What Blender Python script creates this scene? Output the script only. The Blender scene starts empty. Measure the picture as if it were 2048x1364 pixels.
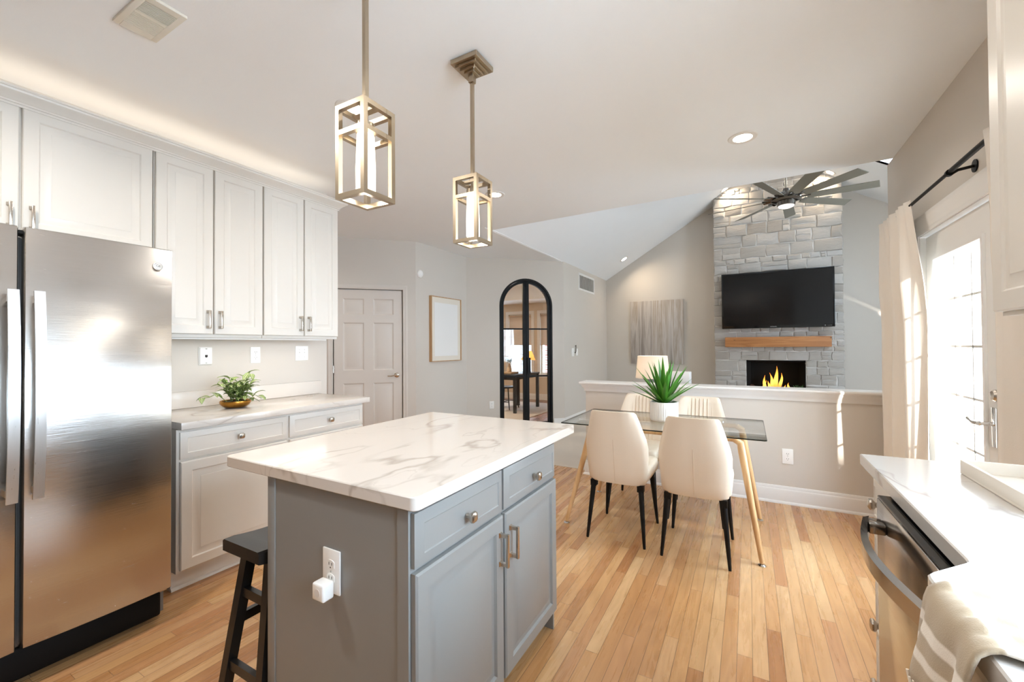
import bpy, bmesh, math, random
from mathutils import Vector, Matrix, noise
R = math.radians
random.seed(7)
C = bpy.context.scene.collection
S = bpy.context.scene

# ------------------------------------------------------------------ camera, sky, exposure
CAM_H = 1.31
def make_camera():
    yaw, pitch, roll = R(29.2607), R(0.6910), R(0.3693)
    f = Vector((-math.sin(yaw)*math.cos(pitch), math.cos(yaw)*math.cos(pitch), math.sin(pitch)))
    r = Vector((math.cos(yaw), math.sin(yaw), 0))
    d = f.cross(r)
    c, s = math.cos(roll), math.sin(roll)
    r2 = c*r + s*d
    d2 = -s*r + c*d
    u2 = -d2
    b = -f
    m = Matrix(((r2.x, u2.x, b.x, 0), (r2.y, u2.y, b.y, 0), (r2.z, u2.z, b.z, CAM_H), (0, 0, 0, 1)))
    cam = bpy.data.cameras.new('camera')
    cam.sensor_fit = 'HORIZONTAL'
    cam.sensor_width = 36.0
    cam.lens = 844.0/2048*36.0
    cam.clip_start = 0.02
    cam.clip_end = 100
    o = bpy.data.objects.new('camera', cam)
    C.objects.link(o)
    o.matrix_world = m
    S.camera = o
make_camera()

vs = S.view_settings
vs.view_transform = 'Standard'
vs.look = 'None'
vs.gamma = 1.0
vs.use_curve_mapping = False
vs.exposure = 0.60
S.cycles.use_denoising = True
S.cycles.max_bounces = 10
S.cycles.diffuse_bounces = 6
S.cycles.glossy_bounces = 5
S.cycles.transmission_bounces = 8
S.cycles.transparent_max_bounces = 16
S.cycles.sample_clamp_indirect = 6.0
S.cycles.caustics_reflective = False
S.cycles.caustics_refractive = False

SKY = 17.0
world = bpy.data.worlds.new('sky')
S.world = world
world.use_nodes = True
bgn = world.node_tree.nodes['Background']
bgn.inputs[0].default_value = (0.70, 0.87, 1.06, 1)
bgn.inputs[1].default_value = SKY

def lamp(name, kind, loc, power, color=(1, 1, 1), rot=None, parent=None, **kw):
    l = bpy.data.lights.new(name, kind)
    l.energy = power
    l.color = color
    for k, v in kw.items():
        setattr(l, k, v)
    o = bpy.data.objects.new(name, l)
    C.objects.link(o)
    o.location = loc
    if rot is not None:
        o.rotation_euler = rot
    if parent is not None:
        o.parent = parent
    return o

sun_dir = Vector((-0.30, 1.0, -0.20)).normalized()
sun = lamp('sun', 'SUN', (3, -6, 6), 6.0, (1.0, 0.94, 0.86), angle=R(0.6))
sun.rotation_euler = sun_dir.to_track_quat('-Z', 'Y').to_euler()

def portal(loc, rot, sx, sy):
    o = lamp('daylight_portal', 'AREA', loc, 1.0, rot=rot, shape='RECTANGLE', size=sx, size_y=sy)
    o.data.cycles.is_portal = True
# openings: patio door, sink window, living windows, skylight, study windows (see structure below)
portal((1.12, 2.66, 1.0), (0, R(90), 0), 1.98, 1.77)
portal((1.12, 0.645, 1.60), (0, R(90), 0), 1.2, 1.19)
portal((3.56, 5.5, 1.45), (0, R(90), 0), 1.8, 1.0)
portal((1.7, 7.02, 4.45), (0, 0, 0), 0.85, 0.85)
portal((-4.9, 9.55, 1.4), (R(-90), 0, 0), 2.6, 1.7)
WARM = (1.0, 0.94, 0.86)

# ------------------------------------------------------------------ colour and material helpers
def lin(c):
    return c/12.92 if c <= 0.04045 else ((c+0.055)/1.055)**2.4
def rgb(r, g, b):
    return (lin(r/255), lin(g/255), lin(b/255), 1)

MATS = {}
def mat(name, col, rough=0.5, metal=0.0, spec=0.5, bump=0.0, bscale=60.0, var=0.0, vscale=4.0, coat=0.0, sheen=0.0):
    if name in MATS:
        return MATS[name]
    m = bpy.data.materials.new(name)
    m.use_nodes = True
    nt = m.node_tree
    p = nt.nodes['Principled BSDF']
    p.inputs['Base Color'].default_value = col
    p.inputs['Roughness'].default_value = rough
    p.inputs['Metallic'].default_value = metal
    p.inputs['Specular IOR Level'].default_value = spec
    p.inputs['Coat Weight'].default_value = coat
    p.inputs['Sheen Weight'].default_value = sheen
    tc = nt.nodes.new('ShaderNodeTexCoord')
    n = nt.nodes.new('ShaderNodeTexNoise')
    n.inputs['Scale'].default_value = vscale
    n.inputs['Detail'].default_value = 4
    nt.links.new(tc.outputs['Object'], n.inputs['Vector'])
    mx = nt.nodes.new('ShaderNodeMix')
    mx.data_type = 'RGBA'
    mx.inputs[6].default_value = tuple(c*(1-max(var, 0.01)) for c in col[:3])+(1,)
    mx.inputs[7].default_value = tuple(min(1, c*(1+max(var, 0.01))) for c in col[:3])+(1,)
    nt.links.new(n.outputs['Fac'], mx.inputs[0])
    nt.links.new(mx.outputs[2], p.inputs['Base Color'])
    if bump > 0:
        b = nt.nodes.new('ShaderNodeBump')
        b.inputs['Strength'].default_value = bump
        b.inputs['Distance'].default_value = 0.004
        n2 = nt.nodes.new('ShaderNodeTexNoise')
        n2.inputs['Scale'].default_value = bscale
        n2.inputs['Detail'].default_value = 3
        nt.links.new(tc.outputs['Object'], n2.inputs['Vector'])
        nt.links.new(n2.outputs['Fac'], b.inputs['Height'])
        nt.links.new(b.outputs[0], p.inputs['Normal'])
    MATS[name] = m
    return m

def emit(name, col, strength):
    m = bpy.data.materials.new(name)
    m.use_nodes = True
    nt = m.node_tree
    nt.nodes.remove(nt.nodes['Principled BSDF'])
    e = nt.nodes.new('ShaderNodeEmission')
    e.inputs[0].default_value = col
    e.inputs[1].default_value = strength
    nt.links.new(e.outputs[0], nt.nodes['Material Output'].inputs[0])
    MATS[name] = m
    return m

class NT:
    """small node-graph writer"""
    def __init__(s, name):
        s.m = bpy.data.materials.new(name)
        s.m.use_nodes = True
        s.nt = s.m.node_tree
        s.p = s.nt.nodes['Principled BSDF']
        s.tc = s.nt.nodes.new('ShaderNodeTexCoord')
        MATS[name] = s.m
    def n(s, kind, **kw):
        x = s.nt.nodes.new(kind)
        for k, v in kw.items():
            setattr(x, k, v)
        return x
    def l(s, a, b):
        s.nt.links.new(a, b)
    def val(s, sock, v):
        if hasattr(v, 'is_output'):
            s.l(v, sock)
        else:
            sock.default_value = v
    def math(s, op, a, b=None, c=None):
        x = s.n('ShaderNodeMath', operation=op)
        s.val(x.inputs[0], a)
        if b is not None:
            s.val(x.inputs[1], b)
        if c is not None:
            s.val(x.inputs[2], c)
        return x.outputs[0]
    def mapv(s, scale=(1, 1, 1), loc=(0, 0, 0), rot=(0, 0, 0), src=None):
        x = s.n('ShaderNodeMapping')
        x.inputs['Scale'].default_value = scale
        x.inputs['Location'].default_value = loc
        x.inputs['Rotation'].default_value = rot
        s.l(src or s.tc.outputs['Object'], x.inputs['Vector'])
        return x.outputs[0]
    def noise(s, vec, scale=5, detail=4, rough=0.5, dist=0.0, out='Fac'):
        x = s.n('ShaderNodeTexNoise')
        x.inputs['Scale'].default_value = scale
        x.inputs['Detail'].default_value = detail
        x.inputs['Roughness'].default_value = rough
        x.inputs['Distortion'].default_value = dist
        s.l(vec, x.inputs['Vector'])
        return x.outputs[out]
    def ramp(s, fac, stops):
        x = s.n('ShaderNodeValToRGB')
        el = x.color_ramp.elements
        while len(el) > 1:
            el.remove(el[-1])
        el[0].position = stops[0][0]
        el[0].color = stops[0][1]
        for pos, col in stops[1:]:
            e = el.new(pos)
            e.color = col
        s.l(fac, x.inputs[0])
        return x.outputs[0]
    def mix(s, fac, a, b, blend='MIX'):
        x = s.n('ShaderNodeMix', data_type='RGBA', blend_type=blend)
        s.val(x.inputs[0], fac)
        s.val(x.inputs[6], a)
        s.val(x.inputs[7], b)
        return x.outputs[2]
    def bump(s, height, strength=0.3, dist=0.004):
        x = s.n('ShaderNodeBump')
        x.inputs['Strength'].default_value = strength
        x.inputs['Distance'].default_value = dist
        s.l(height, x.inputs['Height'])
        s.l(x.outputs[0], s.p.inputs['Normal'])
    def set(s, **kw):
        for k, v in kw.items():
            sock = s.p.inputs[k.replace('_', ' ')]
            s.val(sock, v)

def wood_floor(name, cols, w, length, rough=0.27):
    g = NT(name)
    sx = g.n('ShaderNodeSeparateXYZ')
    g.l(g.tc.outputs['Object'], sx.inputs[0])
    x, y = sx.outputs[0], sx.outputs[1]
    fx = g.math('DIVIDE', x, w)
    ix = g.math('FLOOR', fx)
    frx = g.math('FRACT', fx)
    wn = g.n('ShaderNodeTexWhiteNoise', noise_dimensions='1D')
    g.l(ix, wn.inputs['W'])
    fy = g.math('ADD', g.math('DIVIDE', y, length), g.math('MULTIPLY', wn.outputs['Value'], 17.0))
    iy = g.math('FLOOR', fy)
    fry = g.math('FRACT', fy)
    cv = g.n('ShaderNodeCombineXYZ')
    g.l(ix, cv.inputs[0]); g.l(iy, cv.inputs[1])
    wn2 = g.n('ShaderNodeTexWhiteNoise', noise_dimensions='3D')
    g.l(cv.outputs[0], wn2.inputs['Vector'])
    base = g.ramp(wn2.outputs['Value'], cols)
    # grain, offset for every board
    off = g.n('ShaderNodeVectorMath', operation='SCALE')
    g.l(wn2.outputs['Color'], off.inputs[0]); off.inputs['Scale'].default_value = 13.0
    ad = g.n('ShaderNodeVectorMath', operation='ADD')
    g.l(g.tc.outputs['Object'], ad.inputs[0]); g.l(off.outputs[0], ad.inputs[1])
    mv = g.mapv((38, 2.4, 38), src=ad.outputs[0])
    gr = g.noise(mv, 1.0, 6, 0.62, 0.8)
    mv2 = g.mapv((9, 0.9, 9), src=ad.outputs[0])
    cath = g.noise(mv2, 1.0, 2, 0.4, 0.4)
    rings = g.math('FRACT', g.math('MULTIPLY', cath, 9.0))
    rings = g.math('ABSOLUTE', g.math('SUBTRACT', rings, 0.5))
    gm = g.math('ADD', g.math('MULTIPLY', gr, 0.55), g.math('MULTIPLY', rings, 0.55))
    shade = g.ramp(gm, [(0.15, (0.80, 0.75, 0.70, 1)), (0.6, (1.04, 1.04, 1.04, 1))])
    col = g.mix(0.75, base, shade, 'MULTIPLY')
    ex = g.math('MINIMUM', frx, g.math('SUBTRACT', 1.0, frx))
    ey = g.math('MINIMUM', fry, g.math('SUBTRACT', 1.0, fry))
    gapx = g.math('LESS_THAN', ex, 0.0013/w)
    gapy = g.math('LESS_THAN', ey, 0.0011/length)
    gap = g.math('MAXIMUM', gapx, gapy)
    col = g.mix(g.math('MULTIPLY', gap, 0.6), col, rgb(70, 42, 22))
    rg = g.math('ADD', g.math('MULTIPLY', gr, 0.12), rough-0.05)
    g.set(Base_Color=col, Roughness=rg, Coat_Weight=0.25, Coat_Roughness=0.18)
    g.bump(g.math('SUBTRACT', g.math('MULTIPLY', gr, 0.25), gap), 0.22, 0.0015)
    return g.m

oak_floor = wood_floor('oak_strip_floor', [(0.0, rgb(172, 120, 76)), (0.25, rgb(192, 144, 95)), (0.5, rgb(203, 158, 108)),
                       (0.75, rgb(212, 173, 126)), (1.0, rgb(184, 131, 86))], 0.0572, 0.92)
study_floor = wood_floor('study_floor_wood', [(0.0, rgb(120, 80, 58)), (0.5, rgb(146, 100, 74)), (1.0, rgb(168, 120, 92))], 0.08, 0.9)

def quartz(name, base, vein, rough=0.12, scale=1.0, seed=0.0, amount=0.8):
    g = NT(name)
    v0 = g.mapv((scale*2.1, scale*0.85, scale*1.6), loc=(seed, seed*0.7, seed*0.3), rot=(0.1, 0.15, 0.38))
    wob = g.noise(v0, 1.8, 4, 0.55, 0.0, 'Color')
    sc = g.n('ShaderNodeVectorMath', operation='SCALE')
    g.l(wob, sc.inputs[0]); sc.inputs['Scale'].default_value = 0.45
    ad = g.n('ShaderNodeVectorMath', operation='ADD')
    g.l(v0, ad.inputs[0]); g.l(sc.outputs[0], ad.inputs[1])
    n1 = g.noise(ad.outputs[0], 1.15, 2, 0.4)
    e1 = g.math('ABSOLUTE', g.math('SUBTRACT', n1, 0.5))
    v1 = g.ramp(e1, [(0.0, (1, 1, 1, 1)), (0.005, (0.6, 0.6, 0.6, 1)), (0.013, (0, 0, 0, 1))])
    n2 = g.noise(ad.outputs[0], 2.3, 2, 0.4)
    e2 = g.math('ABSOLUTE', g.math('SUBTRACT', n2, 0.47))
    v2 = g.ramp(e2, [(0.0, (0.5, 0.5, 0.5, 1)), (0.008, (0, 0, 0, 1))])
    msk = g.noise(v0, 1.7, 2, 0.5)
    mk = g.ramp(msk, [(0.40, (0, 0, 0, 1)), (0.54, (1, 1, 1, 1))])
    tot = g.math('MULTIPLY', g.math('MAXIMUM', v1, v2), mk)
    col = g.mix(g.math('MULTIPLY', tot, amount), base, vein)
    soft = g.noise(v0, 3.0, 2)
    col = g.mix(g.math('MULTIPLY', soft, 0.10), col, vein)
    g.set(Base_Color=col, Roughness=rough)
    return g.m
quartz_m = quartz('quartz_with_grey_veins', rgb(220, 212, 203), rgb(166, 152, 138), amount=0.62)
quartz_b = quartz('quartz_with_faint_veins', rgb(206, 202, 197), rgb(156, 147, 138), seed=4.3)

def brushed(name, col, rough, axis, wavy=0.0):
    g = NT(name)
    s = {'z': (220, 220, 2.2), 'y': (220, 2.2, 220), 'x': (2.2, 220, 220)}[axis]
    n = g.noise(g.mapv(s), 1.0, 3, 0.6)
    rr = g.math('ADD', g.math('MULTIPLY', n, 0.14), rough-0.07)
    c = g.mix(g.math('MULTIPLY', n, 0.16), col, tuple(k*0.6 for k in col[:3])+(1,))
    g.set(Base_Color=c, Roughness=rr, Metallic=1.0)
    if wavy > 0:
        w = g.noise(g.mapv((1.6, 1.6, 5.5)), 1.0, 1.5, 0.4)
        fine = g.math('MULTIPLY', n, 0.05)
        g.bump(g.math('ADD', w, fine), wavy, 0.035)
    return g.m
steel = brushed('brushed_stainless_steel', rgb(206, 203, 199), 0.24, 'x', wavy=0.14)
steel_handle = brushed('satin_steel_bar', rgb(214, 211, 207), 0.30, 'z')
steel_dw = brushed('dishwasher_steel', rgb(176, 170, 164), 0.16, 'x')
nickel = brushed('brushed_nickel', rgb(182, 168, 147), 0.30, 'z')
nickel_small = mat('satin_nickel', rgb(196, 186, 174), 0.24, 1.0)
chrome = mat('polished_chrome', rgb(220, 220, 220), 0.08, 1.0)
dark_nickel = mat('dark_polished_nickel', rgb(120, 114, 108), 0.16, 1.0)

wall_m = mat('wall_paint_greige', rgb(208, 200, 190), 0.62, bump=0.06, bscale=180)
ceil_m = mat('ceiling_paint_white', rgb(242, 244, 246), 0.7, bump=0.05, bscale=150)
cab_white = mat('white_cabinet_paint', rgb(222, 216, 207), 0.32, bump=0.02, bscale=90)
trim_white = mat('white_trim_paint', rgb(230, 227, 223), 0.36)
door_white = mat('painted_door', rgb(212, 204, 195), 0.42)
gap_dark = mat('shadow_gap_dark', rgb(42, 34, 28), 0.8)
island_grey = mat('grey_island_paint', rgb(138, 138, 136), 0.30, bump=0.05, bscale=35, var=0.03)
black_paint = mat('black_satin_paint', rgb(24, 22, 21), 0.36, bump=0.03, bscale=60, var=0.05)
black_metal = mat('black_powder_coat', rgb(11, 10, 10), 0.5, spec=0.25)
black_gloss = mat('black_gloss_plastic', rgb(10, 10, 11), 0.09)
black_plastic = mat('black_plastic', rgb(8, 8, 8), 0.6, spec=0.2)
screen_m = mat('black_tv_screen', rgb(6, 6, 8), 0.13)
plastic_white = mat('white_plastic', rgb(244, 242, 238), 0.35)
plastic_grey = mat('light_grey_plastic', rgb(176, 172, 166), 0.4)
slot_dark = mat('dark_slot', rgb(40, 36, 33), 0.7)
cream_leather = mat('cream_leatherette', rgb(228, 212, 192), 0.40, bump=0.10, bscale=260, var=0.015)
seam_m = mat('leatherette_seam', rgb(214, 194, 170), 0.5)
curtain_m = mat('cream_curtain_cloth', rgb(232, 223, 212), 0.85, bump=0.15, bscale=320, sheen=0.2)
tray_m = mat('beige_lacquer', rgb(232, 224, 212), 0.45)
ceramic_white = mat('white_ceramic', rgb(238, 234, 228), 0.35)
gold_m = mat('brushed_gold', rgb(196, 140, 62), 0.25, 1.0)
soil_m = mat('dark_soil', rgb(48, 36, 28), 0.95, bump=0.8, bscale=120, var=0.3, vscale=60)
blade_grey = mat('fan_blade_grey', rgb(134, 130, 118), 0.40, 0.25)
frost = emit('frosted_light_diffuser', (1, 0.95, 0.88, 1), 1.1)
lens_m = emit('lit_downlight_lens', (1, 0.86, 0.68, 1), 14.0)
shade_lit = emit('lit_glass_shade', (1, 0.86, 0.66, 1), 3.2)
mortar_m = mat('pale_mortar', rgb(226, 222, 217), 0.9, bump=0.4, bscale=90)
carpet_m = mat('beige_carpet_pile', rgb(205, 191, 174), 0.98, bump=0.9, bscale=420, var=0.08, vscale=160, sheen=0.3)
rug_m = mat('pale_study_rug', rgb(216, 208, 200), 0.95, bump=0.5, bscale=200, var=0.08, vscale=14)
study_wall = mat('study_wall_warm', rgb(216, 200, 178), 0.65)
bark_m = mat('charred_log_bark', rgb(72, 44, 28), 0.9, bump=0.9, bscale=40, var=0.4, vscale=30)
fire_black = mat('sooty_firebox', rgb(12, 11, 11), 0.9)
vent_white = mat('aged_white_vent_plastic', rgb(224, 218, 205), 0.45)
def lit_cloth(name, col):
    m = mat(name, col, 0.9)
    nt = m.node_tree
    p = nt.nodes['Principled BSDF']
    t = nt.nodes.new('ShaderNodeBsdfTranslucent')
    t.inputs[0].default_value = col
    mx = nt.nodes.new('ShaderNodeMixShader')
    mx.inputs[0].default_value = 0.5
    nt.links.new(p.outputs[0], mx.inputs[1])
    nt.links.new(t.outputs[0], mx.inputs[2])
    nt.links.new(mx.outputs[0], nt.nodes['Material Output'].inputs[0])
    return m
shade_cloth = lit_cloth('linen_lamp_shade', rgb(245, 235, 222))
wood_dark = mat('dark_table_wood', rgb(34, 27, 24), 0.35)

def stone_mat():
    g = NT('whitewashed_stone')
    gi = g.n('ShaderNodeNewGeometry')
    base = g.ramp(gi.outputs['Random Per Island'], [(0.0, rgb(168, 160, 151)), (0.35, rgb(184, 179, 172)), (0.7, rgb(194, 190, 185)), (1.0, rgb(176, 167, 156))])
    n = g.noise(g.mapv((7, 7, 16)), 1.0, 6, 0.65, 1.2)
    c = g.mix(g.math('MULTIPLY', n, 0.35), base, rgb(168, 158, 148))
    g.set(Base_Color=c, Roughness=0.88)
    n2 = g.noise(g.mapv((9, 9, 26)), 1.0, 7, 0.65, 0.8)
    g.bump(n2, 0.6, 0.014)
    return g.m
stone_m = stone_mat()

def plank_wood(name, c0, c1, axis='x', knots=True, rough=0.5):
    g = NT(name)
    s = {'x': (1.2, 16, 16), 'y': (16, 1.2, 16), 'z': (16, 16, 1.2)}[axis]
    n = g.noise(g.mapv(s), 1.0, 5, 0.6, 1.4)
    c = g.ramp(n, [(0.3, c0), (0.7, c1)])
    if knots:
        vo = g.n('ShaderNodeTexVoronoi')
        vo.inputs['Scale'].default_value = 2.6
        g.l(g.mapv((1, 1.6, 1.6)), vo.inputs['Vector'])
        k = g.ramp(vo.outputs['Distance'], [(0.03, (1, 1, 1, 1)), (0.07, (0, 0, 0, 1))])
        c = g.mix(g.math('MULTIPLY', k, 0.75), c, rgb(74, 42, 20))
    g.set(Base_Color=c, Roughness=rough)
    g.bump(n, 0.15, 0.003)
    return g.m
mantel_wood = plank_wood('honey_mantel_wood', rgb(150, 92, 48), rgb(196, 136, 82), 'x', rough=0.55)
leg_wood = plank_wood('oak_finish_table_leg', rgb(196, 152, 102), rgb(222, 182, 134), 'z', False, 0.32)
frame_wood = plank_wood('pale_oak_frame', rgb(176, 134, 92), rgb(206, 170, 128), 'z', False, 0.5)
book_paper = mat('tan_book_cover', rgb(196, 164, 128), 0.6)

def canvas_mat():
    g = NT('striped_abstract_canvas')
    n = g.noise(g.mapv((7.5, 1, 0.35)), 1.0, 5, 0.65, 0.35)
    c = g.ramp(n, [(0.25, rgb(92, 80, 70)), (0.38, rgb(150, 138, 128)), (0.47, rgb(196, 188, 180)), (0.55, rgb(160, 142, 122)), (0.63, rgb(200, 195, 190)), (0.74, rgb(128, 100, 76))])
    n2 = g.noise(g.mapv((60, 1, 2.2)), 1.0, 3, 0.6)
    c = g.mix(g.math('MULTIPLY', n2, 0.45), c, rgb(196, 190, 184))
    g.set(Base_Color=c, Roughness=0.85)
    g.bump(n2, 0.25, 0.002)
    return g.m
canvas_m = canvas_mat()

def towel_mat():
    g = NT('striped_linen_towel')
    uv = g.n('ShaderNodeUVMap')
    sp = g.n('ShaderNodeSeparateXYZ')
    g.l(uv.outputs[0], sp.inputs[0])
    u = sp.outputs[0]
    T, T2, W = rgb(184, 166, 140), rgb(176, 160, 137), rgb(238, 230, 218)
    c = g.ramp(u, [(0.0, T), (0.066, T), (0.072, W), (0.096, W), (0.102, T), (0.146, T2), (0.152, W), (0.182, W), (0.188, T2), (0.300, T), (0.306, W), (0.338, W), (0.344, T2), (0.384, T2), (0.390, W), (1.0, W)])
    g.nt.nodes[-1].color_ramp.interpolation = 'LINEAR'
    n = g.noise(g.mapv((1, 1, 1)), 500, 2)
    c = g.mix(g.math('MULTIPLY', n, 0.18), c, rgb(170, 156, 136))
    g.set(Base_Color=c, Roughness=0.95, Sheen_Weight=0.2)
    g.bump(n, 0.3, 0.002)
    return g.m
towel_m = towel_mat()

def leaf_mat(name, a, b, edge, stripes):
    g = NT(name)
    uv = g.n('ShaderNodeUVMap')
    sp = g.n('ShaderNodeSeparateXYZ')
    g.l(uv.outputs[0], sp.inputs[0])
    u = sp.outputs[0]
    ce = g.math('ABSOLUTE', g.math('SUBTRACT', u, 0.5))
    if stripes:
        c = g.ramp(ce, [(0.0, edge), (0.05, edge), (0.09, a), (0.20, a), (0.25, b), (0.31, edge), (0.36, a), (0.44, a), (0.5, b)])
    else:
        c = g.ramp(ce, [(0.0, b), (0.10, a), (0.40, a), (0.5, edge)])
    n = g.noise(g.mapv(), 18, 3)
    c = g.mix(g.math('MULTIPLY', n, 0.35), c, b)
    g.set(Base_Color=c, Roughness=0.42)
    return g.m
agave_leaf = leaf_mat('green_spiky_leaf', rgb(74, 138, 40), rgb(44, 100, 24), rgb(112, 172, 58), False)
striped_leaf = leaf_mat('variegated_leaf', rgb(84, 116, 46), rgb(140, 164, 84), rgb(222, 226, 168), True)
eucalypt_leaf = leaf_mat('dull_green_leaf', rgb(66, 88, 70), rgb(46, 66, 52), rgb(82, 104, 84), False)
fern_leaf = leaf_mat('fern_leaf', rgb(96, 140, 84), rgb(60, 100, 56), rgb(150, 182, 130), False)

def thin_glass(name, tint=(1, 1, 1, 1), boost=1.0):
    m = bpy.data.materials.new(name)
    m.use_nodes = True
    nt = m.node_tree
    nt.nodes.remove(nt.nodes['Principled BSDF'])
    t = nt.nodes.new('ShaderNodeBsdfTransparent')
    t.inputs[0].default_value = tint
    g = nt.nodes.new('ShaderNodeBsdfGlossy')
    g.inputs['Roughness'].default_value = 0.02
    lw_ = nt.nodes.new('ShaderNodeLayerWeight')
    lw_.inputs[0].default_value = 0.5
    pw = nt.nodes.new('ShaderNodeMath')
    pw.operation = 'POWER'
    pw.inputs[1].default_value = 5.0
    nt.links.new(lw_.outputs['Facing'], pw.inputs[0])
    mu = nt.nodes.new('ShaderNodeMath')
    mu.operation = 'MULTIPLY_ADD'
    mu.use_clamp = True
    mu.inputs[1].default_value = 0.92*boost
    mu.inputs[2].default_value = 0.05*boost
    nt.links.new(pw.outputs[0], mu.inputs[0])
    mx = nt.nodes.new('ShaderNodeMixShader')
    nt.links.new(mu.outputs[0], mx.inputs[0])
    nt.links.new(t.outputs[0], mx.inputs[1])
    nt.links.new(g.outputs[0], mx.inputs[2])
    nt.links.new(mx.outputs[0], nt.nodes['Material Output'].inputs[0])
    MATS[name] = m
    return m
win_glass = thin_glass('window_glass', (0.97, 0.985, 0.98, 1))
film_glass = thin_glass('window_film_glass', (0.30, 0.31, 0.32, 1))  # dark tint stands in for lower exposure of the view outside
table_glass = thin_glass('clear_table_glass', (0.965, 0.985, 0.975, 1), 1.1)
glass_edge = mat('dark_glass_edge', rgb(12, 26, 22), 0.08)

def wave_mat(name, c0, c1, period, axis=2):
    g = NT(name)
    sp = g.n('ShaderNodeSeparateXYZ')
    g.l(g.tc.outputs['Object'], sp.inputs[0])
    f = g.math('FRACT', g.math('DIVIDE', sp.outputs[axis], period))
    c = g.ramp(f, [(0.0, c1), (0.10, c1), (0.14, c0), (1.0, c0)])
    g.set(Base_Color=c, Roughness=0.7)
    return g.m
siding_m = wave_mat('white_lap_siding', rgb(240, 240, 240), rgb(190, 190, 192), 0.11)
def brick_mat():
    g = NT('red_brick_wall')
    b = g.n('ShaderNodeTexBrick')
    b.inputs['Scale'].default_value = 1.0
    b.inputs['Brick Width'].default_value = 0.21
    b.inputs['Row Height'].default_value = 0.075
    b.inputs['Mortar Size'].default_value = 0.012
    b.inputs['Color1'].default_value = rgb(176, 110, 96)
    b.inputs['Color2'].default_value = rgb(150, 88, 76)
    b.inputs['Mortar'].default_value = rgb(225, 220, 215)
    sp = g.n('ShaderNodeSeparateXYZ')
    g.l(g.tc.outputs['Object'], sp.inputs[0])
    cb = g.n('ShaderNodeCombineXYZ')
    g.l(sp.outputs[0], cb.inputs[0]); g.l(sp.outputs[2], cb.inputs[1])
    g.l(cb.outputs[0], b.inputs['Vector'])
    g.set(Base_Color=b.outputs['Color'], Roughness=0.9)
    return g.m
brick_m = brick_mat()

def flame_mat():
    m = bpy.data.materials.new('flame')
    m.use_nodes = True
    nt = m.node_tree
    nt.nodes.remove(nt.nodes['Principled BSDF'])
    tc = nt.nodes.new('ShaderNodeTexCoord')
    sp = nt.nodes.new('ShaderNodeSeparateXYZ')
    nt.links.new(tc.outputs['Generated'], sp.inputs[0])
    rp = nt.nodes.new('ShaderNodeValToRGB')
    el = rp.color_ramp.elements
    el[0].position = 0.0; el[0].color = (1.0, 0.20, 0.02, 1)
    el[1].position = 1.0; el[1].color = (1.0, 0.22, 0.02, 1)
    e = el.new(0.35); e.color = (1.0, 0.55, 0.10, 1)
    e = el.new(0.7); e.color = (1.0, 0.42, 0.06, 1)
    nt.links.new(sp.outputs[2], rp.inputs[0])
    em = nt.nodes.new('ShaderNodeEmission')
    em.inputs[1].default_value = 1.5
    nt.links.new(rp.outputs[0], em.inputs[0])
    nt.links.new(em.outputs[0], nt.nodes['Material Output'].inputs[0])
    return m
flame_m = flame_mat()

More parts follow.
